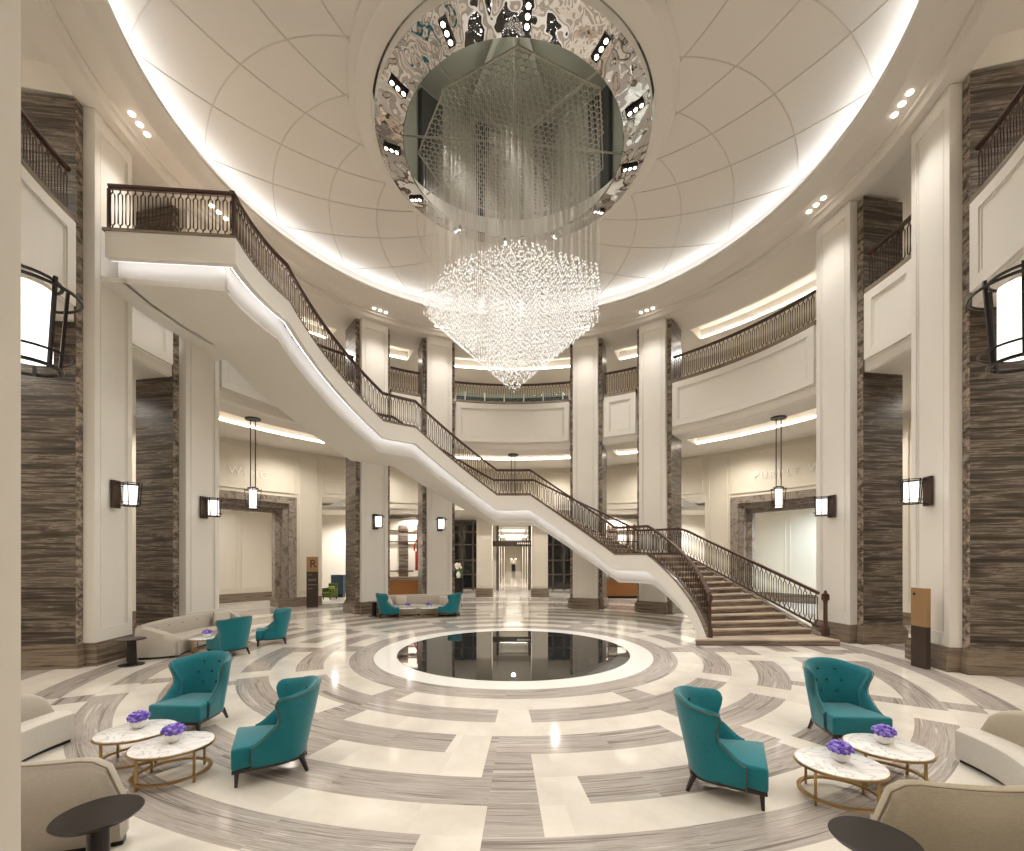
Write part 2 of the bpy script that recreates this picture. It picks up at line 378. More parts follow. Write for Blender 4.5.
# ------------------------------------------------------------------ rippled mirror ring with lamp trios
mr = thing('mirror_ring', 'rippled silver mirror ring with trios of lamps around the dome opening', 'ceiling fixture', (0, D, 12.5))
mm = MB(); mm.lathe([(3.40, .20), (2.75, 0), (2.73, .03), (3.36, .30)], 120); obj('mirror_face', mm, 'mirror', mr, 60)
tr = MB(); tr.lathe([(3.405, .195), (3.405, .42), (3.37, .42), (3.37, .21), (3.405, .195)], 120); obj('outer_trim', tr, 'ceil', mr, 40)
hb = MB(); hb.box(-.075, .075, -.22, .22, -.03, .03)
hm = None
for k in range(12):
    th = 175-30*k; r = 3.05; c = P(r, th, 12.5+.118)
    bx = MB(); fr = Matrix.Translation(Vector((r*sin(rad(th)), r*cos(rad(th)), .075))) @ Matrix.Rotation(-rad(th), 4, 'Z') @ Matrix.Rotation(rad(17), 4, 'X')
    bx.box(-.075, .075, -.21, .21, -.035, .04, 0, fr)
    h = obj('lamp_housing', bx, 'black_metal', mr)
    for q in (-.135, 0, .135):
        s = MB(); cc = fr @ Vector((0, q, -.036)); nn = (fr.to_3x3() @ Vector((0, 0, -1))); e1 = (fr.to_3x3() @ Vector((1, 0, 0))); e2 = (fr.to_3x3() @ Vector((0, 1, 0)))
        s.add([cc+nn*.006+(e1*cos(j*pi/5)+e2*sin(j*pi/5))*.045 for j in range(10)]+[cc+nn*.012], [(j, (j+1) % 10, 10) for j in range(10)])
        obj('lamp', s, 'lamp', h)

# ------------------------------------------------------------------ chandelier
POLY = [(.1, -2.25), (1.94, -1.42), (2.42, .65), (1.5, 2.0), (-.3, 2.35), (-1.9, 1.6), (-2.48, .2), (-1.54, -1.42)]
def inside(x, y, k=1.0):
    """<1 inside the polygon: gauge function"""
    a = atan2(y, x); n = len(POLY)
    for i in range(n):
        (x0, y0), (x1, y1) = POLY[i], POLY[(i+1) % n]
        den = x0*y1-x1*y0
        u = (x*y1-x1*y)/den; w = (x0*y-x*y0)/den
        if u >= -1e-9 and w >= -1e-9: return u+w
    return 9
ch = thing('chandelier', 'huge crystal chandelier shaped like a cut gem hanging on wires under the dome opening', 'chandelier', (0, D, 6.6))
Zb = 6.6
gx = .16; nodesxy = []; edges = []
key = {}
def node(x, y):
    q = (round(x, 3), round(y, 3))
    if q not in key: key[q] = 1
    return q
hexr = .085; dx = hexr*sqrt(3); dy = hexr*1.5
ed = set()
for j in range(-20, 21):
    for i in range(-20, 21):
        gx_, gy_ = i*dx+(j % 2)*dx/2, j*dy; cx_, cy_ = gx_*.966-gy_*.259, gx_*.259+gy_*.966
        if inside(cx_, cy_) > .985: continue
        vs = [(round(cx_+hexr*sin(pi/3*q-.262), 3), round(cy_+hexr*cos(pi/3*q-.262), 3)) for q in range(6)]
        nodesxy.append((cx_, cy_))
        for q in range(6):
            a, b = vs[q], vs[(q+1) % 6]
            ed.add((min(a, b), max(a, b)))
# merge edges that differ by rounding
seen = set(); gp = MB()
for a, b in ed:
    kx = (round((a[0]+b[0])/2, 2), round((a[1]+b[1])/2, 2))
    if kx in seen: continue
    seen.add(kx); gp.tube([(*a, 12.9-Zb), (*b, 12.9-Zb)], .011, 4, cap=False)
for p0, p1 in zip(POLY, POLY[1:]+POLY[:1]): gp.tube([(*p0, 12.9-Zb), (*p1, 12.9-Zb)], .022, 4)
for p0 in POLY:
    L = sqrt(p0[0]**2+p0[1]**2); gp.tube([(0, 0, 12.98-Zb), (p0[0]*3.75/L, p0[1]*3.75/L, 13.5-Zb)], .028, 5)
gp.tube([(0, 0, 12.9-Zb), (0, 0, 17.1-Zb)], .02, 6)
obj('hanging_grid', gp, 'grid', ch)
crystals = []; wires = []
for k, (x, y) in enumerate(nodesxy):
    g = inside(x, y); zl = 6.60+2.23*g; zt = max(9.18-.22*g**3, zl+.06)
    n_ = max(2, int(round((zt-zl)/.135))); ph = (k % 3)*.045
    for q in range(n_+1):
        crystals.append((x, y, zl+(zt-zl)*q/n_+(ph if 0 < q < n_ else 0)-Zb+random.uniform(-.012, .012), random.uniform(.016, .021)))
    # short side drops fill the faces
    for q in range(2):
        xx, yy = x+random.uniform(-dx/2, dx/2), y+random.uniform(-dy/2, dy/2); g2 = inside(xx, yy)
        if g2 < .99: crystals.append((xx, yy, (6.60+2.23*g2+random.uniform(0, .05) if q else 9.18-.22*g2**3)-Zb, random.uniform(.015, .02)))
    wires.append((x, y, zl-Zb))
def octa(mb, c, r):
    x, y, z = c
    mb.add([(x+r, y, z), (x, y+r, z), (x-r, y, z), (x, y-r, z), (x, y, z+r*1.5), (x, y, z-r*1.5)],
           [(0, 1, 4), (1, 2, 4), (2, 3, 4), (3, 0, 4), (1, 0, 5), (2, 1, 5), (3, 2, 5), (0, 3, 5)])
dist = lambda c: sqrt(c[0]**2+(c[1]+D)**2+(c[2]+Zb-EYE)**2)
crystals.sort(key=dist); wires.sort(key=dist)
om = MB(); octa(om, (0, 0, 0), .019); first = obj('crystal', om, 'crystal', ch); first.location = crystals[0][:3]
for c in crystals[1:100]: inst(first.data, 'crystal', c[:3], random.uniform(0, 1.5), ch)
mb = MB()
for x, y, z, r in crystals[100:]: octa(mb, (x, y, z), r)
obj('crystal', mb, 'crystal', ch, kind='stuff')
for x, y, z in wires[:100]: obj('wire', MB().tube([(x, y, z), (x, y, 12.9-Zb)], .0035, 3, cap=False), 'wire', ch)
mb = MB()
for x, y, z in wires[100:]: mb.tube([(x, y, z), (x, y, 12.9-Zb)], .0035, 3, cap=False)
obj('wire', mb, 'wire', ch, kind='stuff')

# ------------------------------------------------------------------ columns
PIERS = [('column', 20.3, 'cream panelled column with brown marble flanks right of the centre bay, behind the chandelier tip'),
         ('column', 38.5, 'cream panelled column with brown marble flanks behind the right end of the staircase landing'),
         ('column', 81.1, 'cream panelled column with brown marble flank beside the foot of the grand staircase'),
         ('column', 99.9, 'big cream panelled column with brown marble flank at right edge, behind the bronze sign'),
         ('column', -20.9, 'cream panelled column with brown marble flanks left of the centre bay, right of the far sofa'),
         ('column', -38.5, 'cream panelled column with brown marble flanks behind the far sofa group on its left'),
         ('column', -79.3, 'cream panelled column with brown marble flank behind the mid-left sofa'),
         ('column', -96.8, 'big cream panelled column with brown marble flank at left, below the top stair landing')]
PF = 9.3
def column(th, lab, front=PF):
    t = thing('column', lab, 'column', P(front, th), -rad(th), 'columns round the hall')
    w = .565; zt = 12.2
    a = MB(); a.box(-w, w, .03, .3, .5, zt)
    a.box(-w, -w+.15, 0, .03, .5, zt); a.box(w-.15, w, 0, .03, .5, zt)
    a.box(-w+.15, w-.15, 0, .03, .5, .78); a.box(-w+.15, w-.15, 0, .03, zt-.35, zt)
    for s in (-1, 1): a.box(s*(w-.19)-.012, s*(w-.19)+.012, .012, .03, .82, zt-.4)
    obj('pilaster', a, 'cream', t)
    b = MB(); b.box(-w-.17, w+.17, .235, 1.5, .5, zt); obj('marble_block', b, 'dark_marble', t)
    e = MB()
    for s in (-1, 1): e.box(min(s*(w+.003), s*(w+.172)), max(s*(w+.003), s*(w+.172)), .229, .245, .5, zt)
    obj('marble_edge', e, 'edge_marble', t)
    c = MB()
    for (x, y0, y1, z0, z1) in ((w+.07, -.09, .3, 0, .36), (w+.05, -.06, .3, .36, .42), (w+.03, -.04, .3, .42, .5),
                               (w+.26, .14, 1.58, 0, .36), (w+.23, .17, 1.56, .36, .42), (w+.2, .2, 1.53, .42, .5)):
        c.box(-x, x, y0, y1, z0, z1)
    obj('plinth', c, 'base_marble', t)
    return t
for nm, th, lab in PIERS: column(th, lab)
# columns flanking the camera
column(-162.3, 'cream column cut by the left picture edge, nearest of all, with the large lantern', 9.59)
column(160.7, 'column just outside the right picture edge that carries the large near lantern', 9.62)

# ------------------------------------------------------------------ railings and balconies
BH = .88
def baluster_mesh():
    b = MB(); w = .044; r = .015
    b.tube([(0, 0, 0), (0, 0, .07)], r, 4); b.tube([(0, 0, BH-.07), (0, 0, BH)], r, 4)
    b.tube([(0, 0, .07), (w, 0, .12), (w, 0, BH-.12), (0, 0, BH-.07), (-w, 0, BH-.12), (-w, 0, .12)], r, 4, closed=True)
    me = bpy.data.meshes.new('baluster'); me.from_pydata(b.v, [], b.f); me.materials.append(M['bronze']); return me
BAL = baluster_mesh()
def sweep(mb, pts, w, h, closed=False):
    """rectangular bar with its base centre on pts"""
    rings = []
    for i, p in enumerate(pts):
        d = (pts[min(i+1, len(pts)-1)]-pts[max(i-1, 0)]); d.z = 0; d.normalize(); u = Vector((d.y, -d.x, 0))
        rings.append([p-u*w/2, p+u*w/2, p+u*w/2+Vector((0, 0, h)), p-u*w/2+Vector((0, 0, h))])
    mb.loft(rings)
def railing(name, lab, pts, spacing=.16, base_h=.05, group=None, post=()):
    """pts: polyline along the foot of the railing"""
    mid = pts[len(pts)//2]
    t = thing(name, lab, 'railing', mid, 0, group)
    b = MB(); sweep(b, pts, .09, base_h); obj('bottom_rail', b, 'bronze', t, world=True)
    h = MB(); top = [p+Vector((0, 0, base_h+BH)) for p in pts]; sweep(h, top, .06, .03)
    top2 = [p+Vector((0, 0, .03)) for p in top]; sweep(h, top2, .1, .055); obj('handrail', h, 'rail_wood', t, world=True)
    # walk along the polyline
    pos = []; acc = spacing*.5
    for i in range(len(pts)-1):
        a, c = pts[i], pts[i+1]; hd = Vector((c.x-a.x, c.y-a.y, 0)).length
        while acc < hd:
            q = a+(c-a)*(acc/hd); pos.append((q, atan2(c.y-a.y, c.x-a.x))); acc += spacing
        acc -= hd
    pos.sort(key=lambda q: (q[0]-camo.location).length)
    for q, an in pos[:100]: inst(BAL, 'baluster', q+Vector((0, 0, base_h))-mid, an, t)
    if len(pos) > 100:
        mb = MB()
        for q, an in pos[100:]:
            R = Matrix.Translation(q+Vector((0, 0, base_h))) @ Matrix.Rotation(an, 4, 'Z')
            mb.add([R @ v.co for v in BAL.vertices], [tuple(p.vertices) for p in BAL.polygons])
        obj('baluster', mb, 'bronze', t, world=True, kind='stuff')
    for p, an in post:
        mb = MB(); mb.box(-.025, .025, -.025, .025, 0, BH+base_h); o = obj('post', mb, 'bronze', t); o.location = p-mid; o.rotation_euler = (0, 0, an)
    return t
RP = 9.56; ZB = 9.52
BAL_BAYS = [(43.2, 75.9, 'the wide right bay above the staircase foot'), (-74.2, -43.2, 'the wide left bay behind the stair flight'),
            (25.2, 33.7, 'the narrow bay right of the chandelier'), (-33.7, -25.8, 'the narrow bay left of the chandelier'),
            (-16.1, 15.6, 'the centre bay behind the chandelier tip'), (85.9, 95.2, 'the narrow bay between the two right columns'),
            (-92.1, -84.0, 'the narrow bay beside the top stair landing'), (104.7, 132, 'the bay at the right picture edge'), (-132, -101.6, 'the bay at the left picture edge')]
for a, b, where in BAL_BAYS:
    mid = P(RP, (a+b)/2, 7.4)
    t = thing('balcony_parapet', 'cream panelled balcony front of '+where, 'balcony', mid, 0)
    m1 = MB(); m1.sector(RP, RP+.2, a, b, 7.72, ZB); panel_frame(m1, RP, a, b, 7.72, ZB-.02, .24, .035)
    e = deg(.26/RP); panel_frame(m1, RP, a+e, b-e, 7.97, ZB-.27, .03, .018); obj('panel', m1, 'cream', t, world=True)
    m2 = MB(); m2.sector(RP+.08, RP+.3, a, b, 7.385, 7.72); m2.sector(RP+.03, RP+.3, a, b, 7.66, 7.72); obj('cornice', m2, 'cream', t, world=True)
    m3 = MB(); m3.sector(RP-.02, RP+.22, a, b, ZB, ZB+.12); obj('curb', m3, 'base_marble', t, world=True)
    n = max(4, int((b-a)/1.5)); r = RP+.1 if abs(a+b) > 3 else RP+.5
    pts = [P(r, a+(b-a)*i/n, ZB+.12) for i in range(n+1)]
    railing('balcony_railing', 'dark bronze looped balcony railing in '+where, pts, .165, .04, 'balcony railings')
# floor of the upper gallery
gm = MB(); gm.sector(RP+.2, RW+.3, -180, 180, 9.32, 9.5, 120); struct('floor_upper', gm, 'cream_floor')
# glass screen with white posts in front of the centre bay
gs = thing('glass_balustrade', 'low glass screen with white posts along the centre balcony', 'balustrade', P(RP+.08, 0, ZB+.12))
for k in range(6):
    th = -13.5+k*5.45; mb = MB(); c = P(RP+.08, th, ZB+.12); mb.box(c.x-.025, c.x+.025, c.y-.02, c.y+.02, c.z-.1, c.z+.42); obj('post', mb, 'white_stone', gs, world=True)
M['glass'] = mat('clear_glass', 'DDF0EC', .02, trans=.9, ior=1.1)
mb = MB(); mb.sector(RP+.12, RP+.13, -15.8, 15.2, ZB+.16, ZB+.5); obj('glass_panel', mb, 'glass', gs, world=True)
mb = MB(); mb.sector(RP+.2, RP+.24, -15.8, 15.2, ZB+.1, ZB+.36); obj('kick_plate', mb, 'black_metal', gs, world=True)

# ------------------------------------------------------------------ grand staircase
FL = 9.49/4; RIN, ROUT = 6.4, 8.9
# segments: (theta_in0, theta_in1, z0, z1), from the foot up; flight 1 is flared
SEG = [(82, 47.3, 0, FL), (47.3, 36.0, FL, FL), (36.0, 5.9, FL, 2*FL), (5.9, -5.9, 2*FL, 2*FL), (-5.9, -34.7, 2*FL, 3*FL), (-34.7, -46.1, 3*FL, 3*FL), (-46.1, -80, 3*FL, 4*FL), (-80, -102.6, 4*FL, 4*FL)]
def stin(t):
    r = RIN if t <= 47.3 else RIN-(RIN-5.35)*((t-47.3)/34.7)**1.1
    return P(r, t)
O1 = P(ROUT, 48); O0 = Vector((8.8, 12.45, 0))
def stout(t):
    if t > 47.3: u = (t-47.3)/34.7; return O1.lerp(O0, u)
    if t < -80: return P(9.16, t if t > -99 else -99-(t+99)*-.4)
    return P(ROUT, t)
st = []      # stations (inner, outer, z, theta)
for a, b, z0, z1 in SEG:
    n = max(6, int(abs(a-b)/1.5))
    for i in range(n+(1 if b == SEG[-1][1] else 0)):
        u = i/n; t = a+(b-a)*u; st.append((stin(t), stout(t), z0+(z1-z0)*u, t))
sc = thing('grand_staircase', 'sweeping white curved staircase with lit underside climbing from right foreground to upper left landing', 'staircase', (7.0, 12.4, 0))
V = lambda p, z: Vector((p.x, p.y, z))
def off(p, q, d): u = (q-p); return p+u*(d/u.length)
def strip(mb, d0, d1, za, zb, sel=lambda t: True, clamp=True, outer=False):
    rings = []
    for i, o, z, t in st:
        if not sel(t): continue
        p, q = (o, i) if outer else (i, o)
        lo, hi = z+za, z+zb
        if clamp: lo = max(0.0, lo); hi = max(lo+.01, hi)
        a, b = off(p, q, d0), off(p, q, d1)
        rings.append([V(a, lo), V(b, lo), V(b, hi), V(a, hi)])
    mb.loft(rings)
fa = MB(); strip(fa, 0, .14, -.52, .06); obj('inner_stringer', fa, 'cream', sc, 40, world=True)
fo_ = MB(); strip(fo_, 0, .14, -.95, .06, lambda t: t > -79, outer=True); obj('outer_stringer', fo_, 'cream', sc, 40, world=True)
cb = MB(); strip(cb, .36, .46, -.90, -.22, lambda t: -100.6 < t < 80); obj('lit_band', cb, 'cream', sc, 40, world=True)
so = MB(); strip(so, .36, 2.45, -.97, -.86, lambda t: -99.6 < t < 62); strip(so, 2.4, 2.95, -.97, -.86, lambda t: -99.6 < t < -76); obj('soffit', so, 'cream', sc, 40, world=True)
le = MB(); strip(le, .145, .175, -.50, -.44, lambda t: -102.2 < t < 64); obj('led_strip', le, 'led', sc, world=True)
cu = MB(); strip(cu, -.01, .16, .06, .12); strip(cu, -.01, .16, .06, .12, outer=True); obj('curb', cu, 'base_marble', sc, 40, world=True)
# closing face of the top landing, facing the camera
i8, o8, z8, t8 = st[-1]; u8 = (o8-i8).normalized(); nrm = Vector((u8.y, -u8.x, 0)); nrm = nrm if nrm.y < 0 else -nrm
o8 = P(9.12, -100.3); u8 = (V(o8, 0)-V(i8, 0)).normalized(); nrm = Vector((u8.y, -u8.x, 0)); nrm = nrm if nrm.y < 0 else -nrm
def slab(mb, a, b, d0, d1, z0, z1): mb.add([V(a+nrm*d0, z0), V(b+nrm*d0, z0), V(b+nrm*d1, z0), V(a+nrm*d1, z0), V(a+nrm*d0, z1), V(b+nrm*d0, z1), V(b+nrm*d1, z1), V(a+nrm*d1, z1)], [(0, 1, 2, 3), (4, 7, 6, 5), (0, 4, 5, 1), (1, 5, 6, 2), (2, 6, 7, 3), (3, 7, 4, 0)])
mb = MB(); slab(mb, i8+u8*.141, o8, -.14, -.002, z8-.518, z8+.058); obj('landing_fascia', mb, 'cream', sc, world=True)
mb = MB(); slab(mb, i8+u8*.36, o8, -.46, -.36, z8-.90, z8-.22); obj('lit_band', mb, 'cream', sc, world=True)
mb = MB(); slab(mb, i8+u8*.10, o8, -.175, -.145, z8-.5, z8-.44); obj('led_strip', mb, 'led', sc, world=True)
mb = MB(); slab(mb, i8, o8, -.16, .01, z8+.06, z8+.12); obj('curb', mb, 'base_marble', sc, world=True)
# steps and landings
NR = 14
for a, b, z0, z1 in SEG:
    if z1 == z0:
        mb = MB(); n = 8; r = []; b = b+1.9 if b < -100 else b
        for i in range(n+1):
            t = a+(b-a)*i/n; p, q = off(stin(t), stout(t), .15), off(stout(t), stin(t), .15); r.append([V(p, z0-.3), V(q, z0-.3), V(q, z0), V(p, z0)])
        mb.loft(r); obj('landing', mb, 'tread', sc, world=True); continue
    for k in range(NR):
        ta, tb = a+(b-a)*k/NR, a+(b-a)*(k+1.06)/NR; zt = z0+(z1-z0)*(k+1)/NR
        zb_ = max(0, zt-.32) if k else max(0, zt-.17)
        p0, q0, p1, q1 = off(stin(ta), stout(ta), .15), off(stout(ta), stin(ta), .15), off(stin(tb), stout(tb), .15), off(stout(tb), stin(tb), .15)
        if a > 80 and k == 0:
            p0 = stin(ta)+Vector((-.42, -.22, 0)); q0 = stout(ta)+Vector((-.1, -.52, 0))
        mb = MB(); mb.add([V(p0, zb_), V(q0, zb_), V(q1, zb_), V(p1, zb_), V(p0, zt-.035), V(q0, zt-.035), V(q1, zt-.035), V(p1, zt-.035)], [(0, 3, 2, 1), (4, 5, 6, 7), (0, 1, 5, 4), (1, 2, 6, 5), (2, 3, 7, 6), (3, 0, 4, 7)])
        nz = (p0-p1).normalized()*.03
        mb.add([V(p0+nz, zt-.04), V(q0+nz, zt-.04), V(q1, zt-.04), V(p1, zt-.04), V(p0+nz, zt), V(q0+nz, zt), V(q1, zt), V(p1, zt)], [(0, 3, 2, 1), (4, 5, 6, 7), (0, 1, 5, 4), (1, 2, 6, 5), (2, 3, 7, 6), (3, 0, 4, 7)], 1)
        obj('step', mb, ['step_marble', 'tread'], sc, world=True)
# railings of the staircase
def near_line(outer=False, tmin=-103, tmax=80.5):
    r = []
    for i, o, z, t in st:
        if tmin <= t <= tmax: r.append(V(off(o, i, .08) if outer else off(i, o, .08), z+.12+(.17*max(0, (t-47.3)/34.7))))
    return r
ln = near_line()
railing('stair_railing', 'dark bronze looped railing along the inner edge of the curved staircase', ln, .155, .04)
i8r = off(i8, o8, .08)-nrm*.08
pts = [V(o8-nrm*.08-u8*.02, z8+.12), V(i8r, z8+.12)]
railing('landing_railing', 'short dark bronze looped railing across the end of the top stair landing, upper left', [pts[0].lerp(pts[1], k/6) for k in range(7)], .158, .04,
        post=[(pts[0], 0), (pts[1], 0)])
railing('stair_railing', 'dark bronze looped railing along the wall side of the curved staircase', near_line(True, -79), .155, .04)
for p, lab in ((off(stin(81.6), stout(81.6), .07), 'dark turned newel post at the left foot of the grand staircase'), (off(stout(81.6), stin(81.6), .07), 'dark turned newel post at the right foot of the grand staircase')):
    t = thing('newel_post', lab, 'newel post', V(p, .17), 0, 'newel posts')
    k_ = .6 if 'left' in lab else .8; t.scale = (k_, k_, 1.0)
    a = MB(); a.box(-.09, .09, -.09, .09, 0, .22); a.lathe([(.12, .22), (.1, .26), (.075, .32)], 4, a0=45, a1=405); obj('base', a, 'rail_wood', t)
    a = MB(); a.lathe([(.09, .26), (.07, .3), (.065, .9), (.08, .98), (.085, 1.02)], 8); obj('shaft', a, 'rail_wood', t, 40)
    a = MB(); a.box(-.085, .085, -.085, .085, 1.0, 1.15); a.lathe([(.1, 1.15), (.1, 1.18), (.04, 1.2), (.05, 1.23), (.03, 1.27), (0, 1.28)], 12); obj('cap', a, 'rail_wood', t, 40)

# ------------------------------------------------------------------ wall lanterns
def lantern(lab, loc, th, k=1.0):
    t = thing('wall_lantern', lab, 'wall lamp', loc, -rad(th), 'wall lanterns')     # local -y points into the hall
    a = MB(); a.box(-.12*k, .12*k, -.05, 0, -.32*k, .32*k); obj('back_plate', a, 'bronze', t)
    c = (0, -.35*k, 0)
    g = MB(); g.lathe([(0, -.22*k), (.13*k, -.22*k), (.13*k, .21*k), (0, .21*k)], 24, c); obj('glass_cylinder', g, 'lamp_glass', t, 40)
    f = MB()
    ring = lambda r, z: [(r*k*cos(2*pi*i/28), c[1]+r*k*sin(2*pi*i/28), z*k) for i in range(28)]
    f.tube(ring(.17, .26), .010*k, 5, True); f.tube(ring(.17, -.27), .012*k, 5, True); f.tube(ring(.26, .19), .010*k, 5, True); f.tube(ring(.215, -.19), .008*k, 5, True)
    for q in range(6):
        an = q*pi/3+.3; x, y = .17*k*cos(an), .17*k*sin(an)
        f.tube([(x*1.18, c[1]+y*1.18, .27*k), (x*.95, c[1]+y*.95, -.28*k)], .012*k, 4)
    for z in (.26, -.27): f.tube([(0, -.03, z*k), (0, c[1]+.17*k, z*k)], .011*k, 4)
    obj('cage', f, 'black_metal', t, 50)
    return t
for (nm, th, lab), s in zip(PIERS, range(99)):
    pass
LN = [(99.9, 'the big right column, above the bronze sign'), (81.1, 'the column beside the staircase foot'), (-96.8, 'the big left column under the top landing'),
      (-79.3, 'the column behind the mid-left sofa'), (-38.5, 'the column behind the left of the far sofa'), (-20.9, 'the column right of the far sofa')]
for th, wh in LN: lantern('lit caged wall lantern on '+wh, P(PF, th, 3.83), th)
lantern('large near wall lantern half hidden by the cream column at the left picture edge', P(9.59, -161.2, 3.83), -162.3)
lantern('large near wall lantern with wide dark rings at the right picture edge', P(9.62, 160.7, 3.87)+Vector((.1, .035, 0)), 160.7)

# ------------------------------------------------------------------ downlight trios under the cornice
for th, wh in ((99.9, 'big right column'), (81.1, 'column beside the staircase foot'), (38.5, 'column behind the right landing'), (20.3, 'column right of the chandelier tip'),
               (-20.9, 'column left of the chandelier tip'), (-38.5, 'column behind the far sofa'), (-79.3, 'column behind the mid-left sofa'), (-96.8, 'big left column'), (143, 'right entrance column'), (-143, 'left entrance column')):
    t = thing('downlight_trio', 'three round downlights in the cornice above the '+wh, 'downlight', P(8.77, th, 12.44), -rad(th), 'cornice downlights')
    for q in (-.25, 0, .25):
        a = MB(); a.lathe([(0, -.012), (.05, -.012), (.062, -.004), (.062, .01)], 16, (q, 0, 0)); obj('lamp', a, 'lamp', t, 40)

# ------------------------------------------------------------------ portals and passages left and right
for sg, side in ((1, 'right'), (-1, 'left')):
    A = lambda a, b: (min(sg*a, sg*b), max(sg*a, sg*b))
    t0, t1 = PORT
    t = thing('portal_surround', 'grey brown travertine doorway surround of the %s wing' % side, 'door surround', P(RW, sg*(t0+t1)/2), 0, 'wing portals')
    mb = MB()
    for w, d0, d1 in ((.30, -.06, .1), (.52, .1, .45), (.74, .45, .8)):
        e = deg(w/RW)
        mb.sector(RW+d0, RW+d1, *A(t0-.2, t0+e), .0, 5.17-w); mb.sector(RW+d0, RW+d1, *A(t1-e, t1+.2), .0, 5.17-w); mb.sector(RW+d0, RW+d1, *A(t0-.2, t1+.2), 5.17-w, 5.19)
    obj('stone_frame', mb, 'frame_marble', t, world=True)
    mb = MB()
    for a in (t0, t1-deg(.75/RW)): mb.sector(RW-.1, RW+.84, *A(a-.35, a+deg(.8/RW)), 0, .42)
    obj('plinth', mb, 'base_marble', t, world=True)
    mb = MB(); mb.sector(18.6, 18.9, *A(40, 78), 0, 5.6); mb.sector(15.2, 18.9, *A(41.0, 41.6), 0, 5.6) if False else None
    for k in range(5): panel_frame(mb, 18.6, *A(45+k*5.5, 50+k*5.5), .7, 5.0)
    struct('wall_passage_'+side, mb, 'cream_wall')
    mb = MB(); mb.sector(18.55, 18.6, *A(40, 78), 0, .45); struct('baseboard_passage_'+side, mb, 'base_marble')
    mb = MB(); mb.sector(RW+.35, 18.9, *A(36, 78), 5.4, 5.6); struct('ceiling_passage_'+side, mb, 'ceil')
    # lettering above
def lettering(words, th0, th1, z, size, lab):
    t = thing('wall_lettering', lab, 'sign', P(RW-.01, (th0+th1)/2, z))
    n = len(words)
    for i, chx in enumerate(words):
        if chx == ' ': continue
        th = th0+(th1-th0)*i/(n-1)
        cu = bpy.data.curves.new('letter', 'FONT'); cu.body = chx; cu.size = size*.85 if not (i == 0 or words[i-1] == ' ') else size*1.05; cu.extrude = .008; cu.align_x = 'CENTER'
        tmp = bpy.data.objects.new('letter', cu); COL.objects.link(tmp)
        me = bpy.data.meshes.new_from_object(tmp); bpy.data.objects.remove(tmp)
        me.materials.clear(); me.materials.append(M['letters'])
        o = bpy.data.objects.new('letter', me); COL.objects.link(o); o.parent = t
        o.location = P(RW-.03, th, z)-t.location; o.rotation_euler = (pi/2, 0, -rad(th))
lettering('PURPLE WING', 50.8, 64.5, 5.92, .5, 'PURPLE WING in pale raised letters on the wall above the right doorway')
lettering('D WING', -60.0, -52.0, 5.92, .5, 'D WING in pale raised letters on the wall above the left doorway')

# pendants in the side bays
def pendant(lab, p, ztop=7.42, zb=4.1):
    t = thing('pendant_lantern', lab, 'pendant lamp', (p.x, p.y, zb), 0, 'pendant lanterns')
    h = ztop-zb
    a = MB(); a.lathe([(0, h), (.26, h), (.26, h-.05), (0, h-.05)], 20); obj('canopy', a, 'black_metal', t, 40)
    for s in (-1, 1): obj('rod', MB().tube([(s*.09, 0, .82), (s*.09, 0, h-.03)], .018, 5), 'black_metal', t)
    a = MB(); a.lathe([(0, .06), (.115, .06), (.115, .74), (0, .74)], 20); obj('glass_cylinder', a, 'lamp_glass', t, 40)
    f = MB(); ring = lambda r, z: [(r*cos(2*pi*i/24), r*sin(2*pi*i/24), z) for i in range(24)]
    f.tube(ring(.17, .78), .016, 5, True); f.tube(ring(.26, .7), .014, 5, True); f.tube(ring(.26, .1), .014, 5, True); f.tube(ring(.14, .0), .018, 5, True)
    for q in range(4): an = q*pi/2+.5; f.tube([(.27*cos(an), .27*sin(an), .76), (.21*cos(an), .21*sin(an), .08)], .012, 4); f.tube([(.27*cos(an), .27*sin(an), .7), (.1*cos(an), .1*sin(an), .78)], .01, 4)
    f.tube([(-.11, 0, .82), (.11, 0, .82)], .016, 4); obj('cage', f, 'black_metal', t, 50)
pendant('slim lit pendant lantern on twin rods in front of the right doorway', P(10.7, 63.7))
pendant('slim lit pendant lantern on twin rods in front of the left doorway', P(10.7, -62.8))
pendant('slim lit pendant lantern on twin rods in the centre bay behind the stair', P(10.7, -.1))

# ------------------------------------------------------------------ centre: gate piers, facade, long corridor
for x0, x1, lab in ((-2.17, -1.27, 'square cream pier left of the corridor entrance'), (1.08, 2.02, 'square cream pier right of the corridor entrance')):
    t = thing('gate_pier', lab, 'pillar', ((x0+x1)/2, 26.3, 0), 0, 'corridor entrance piers'); h = (x1-x0)/2
    a = MB(); a.box(-h, h, 0, .9, .5, 5.0); a.box(-h+.12, h-.12, -.02, 0, .62, 4.9); obj('shaft', a, 'cream_wall', t)
    a = MB(); a.box(-h-.06, h+.06, -.06, .96, 0, .5); obj('plinth', a, 'base_marble', t)
ZF = 31.5
fm_ = MB(); fm_.box(-9, -1.22, ZF+.05, ZF+.4, 4.95, 7.4); fm_.box(1.22, 9, ZF+.05, ZF+.4, 4.95, 7.4); fm_.box(-1.3, 1.3, ZF+.05, ZF+.4, 4.6, 7.4)
for s in (-1, 1):
    fm_.box(min(s*1.2, s*1.65), max(s*1.2, s*1.65), ZF, ZF+.5, 0, 4.95)
    fm_.box(min(s*4.7, s*9), max(s*4.7, s*9), ZF, ZF+.4, 0, 4.95)
struct('wall_corridor_front', fm_, 'cream_wall')
cm = MB(); cm.box(-12, 12, 25.5, ZF+.1, 5.0, 5.2); struct('ceiling_foyer', cm, 'ceil')
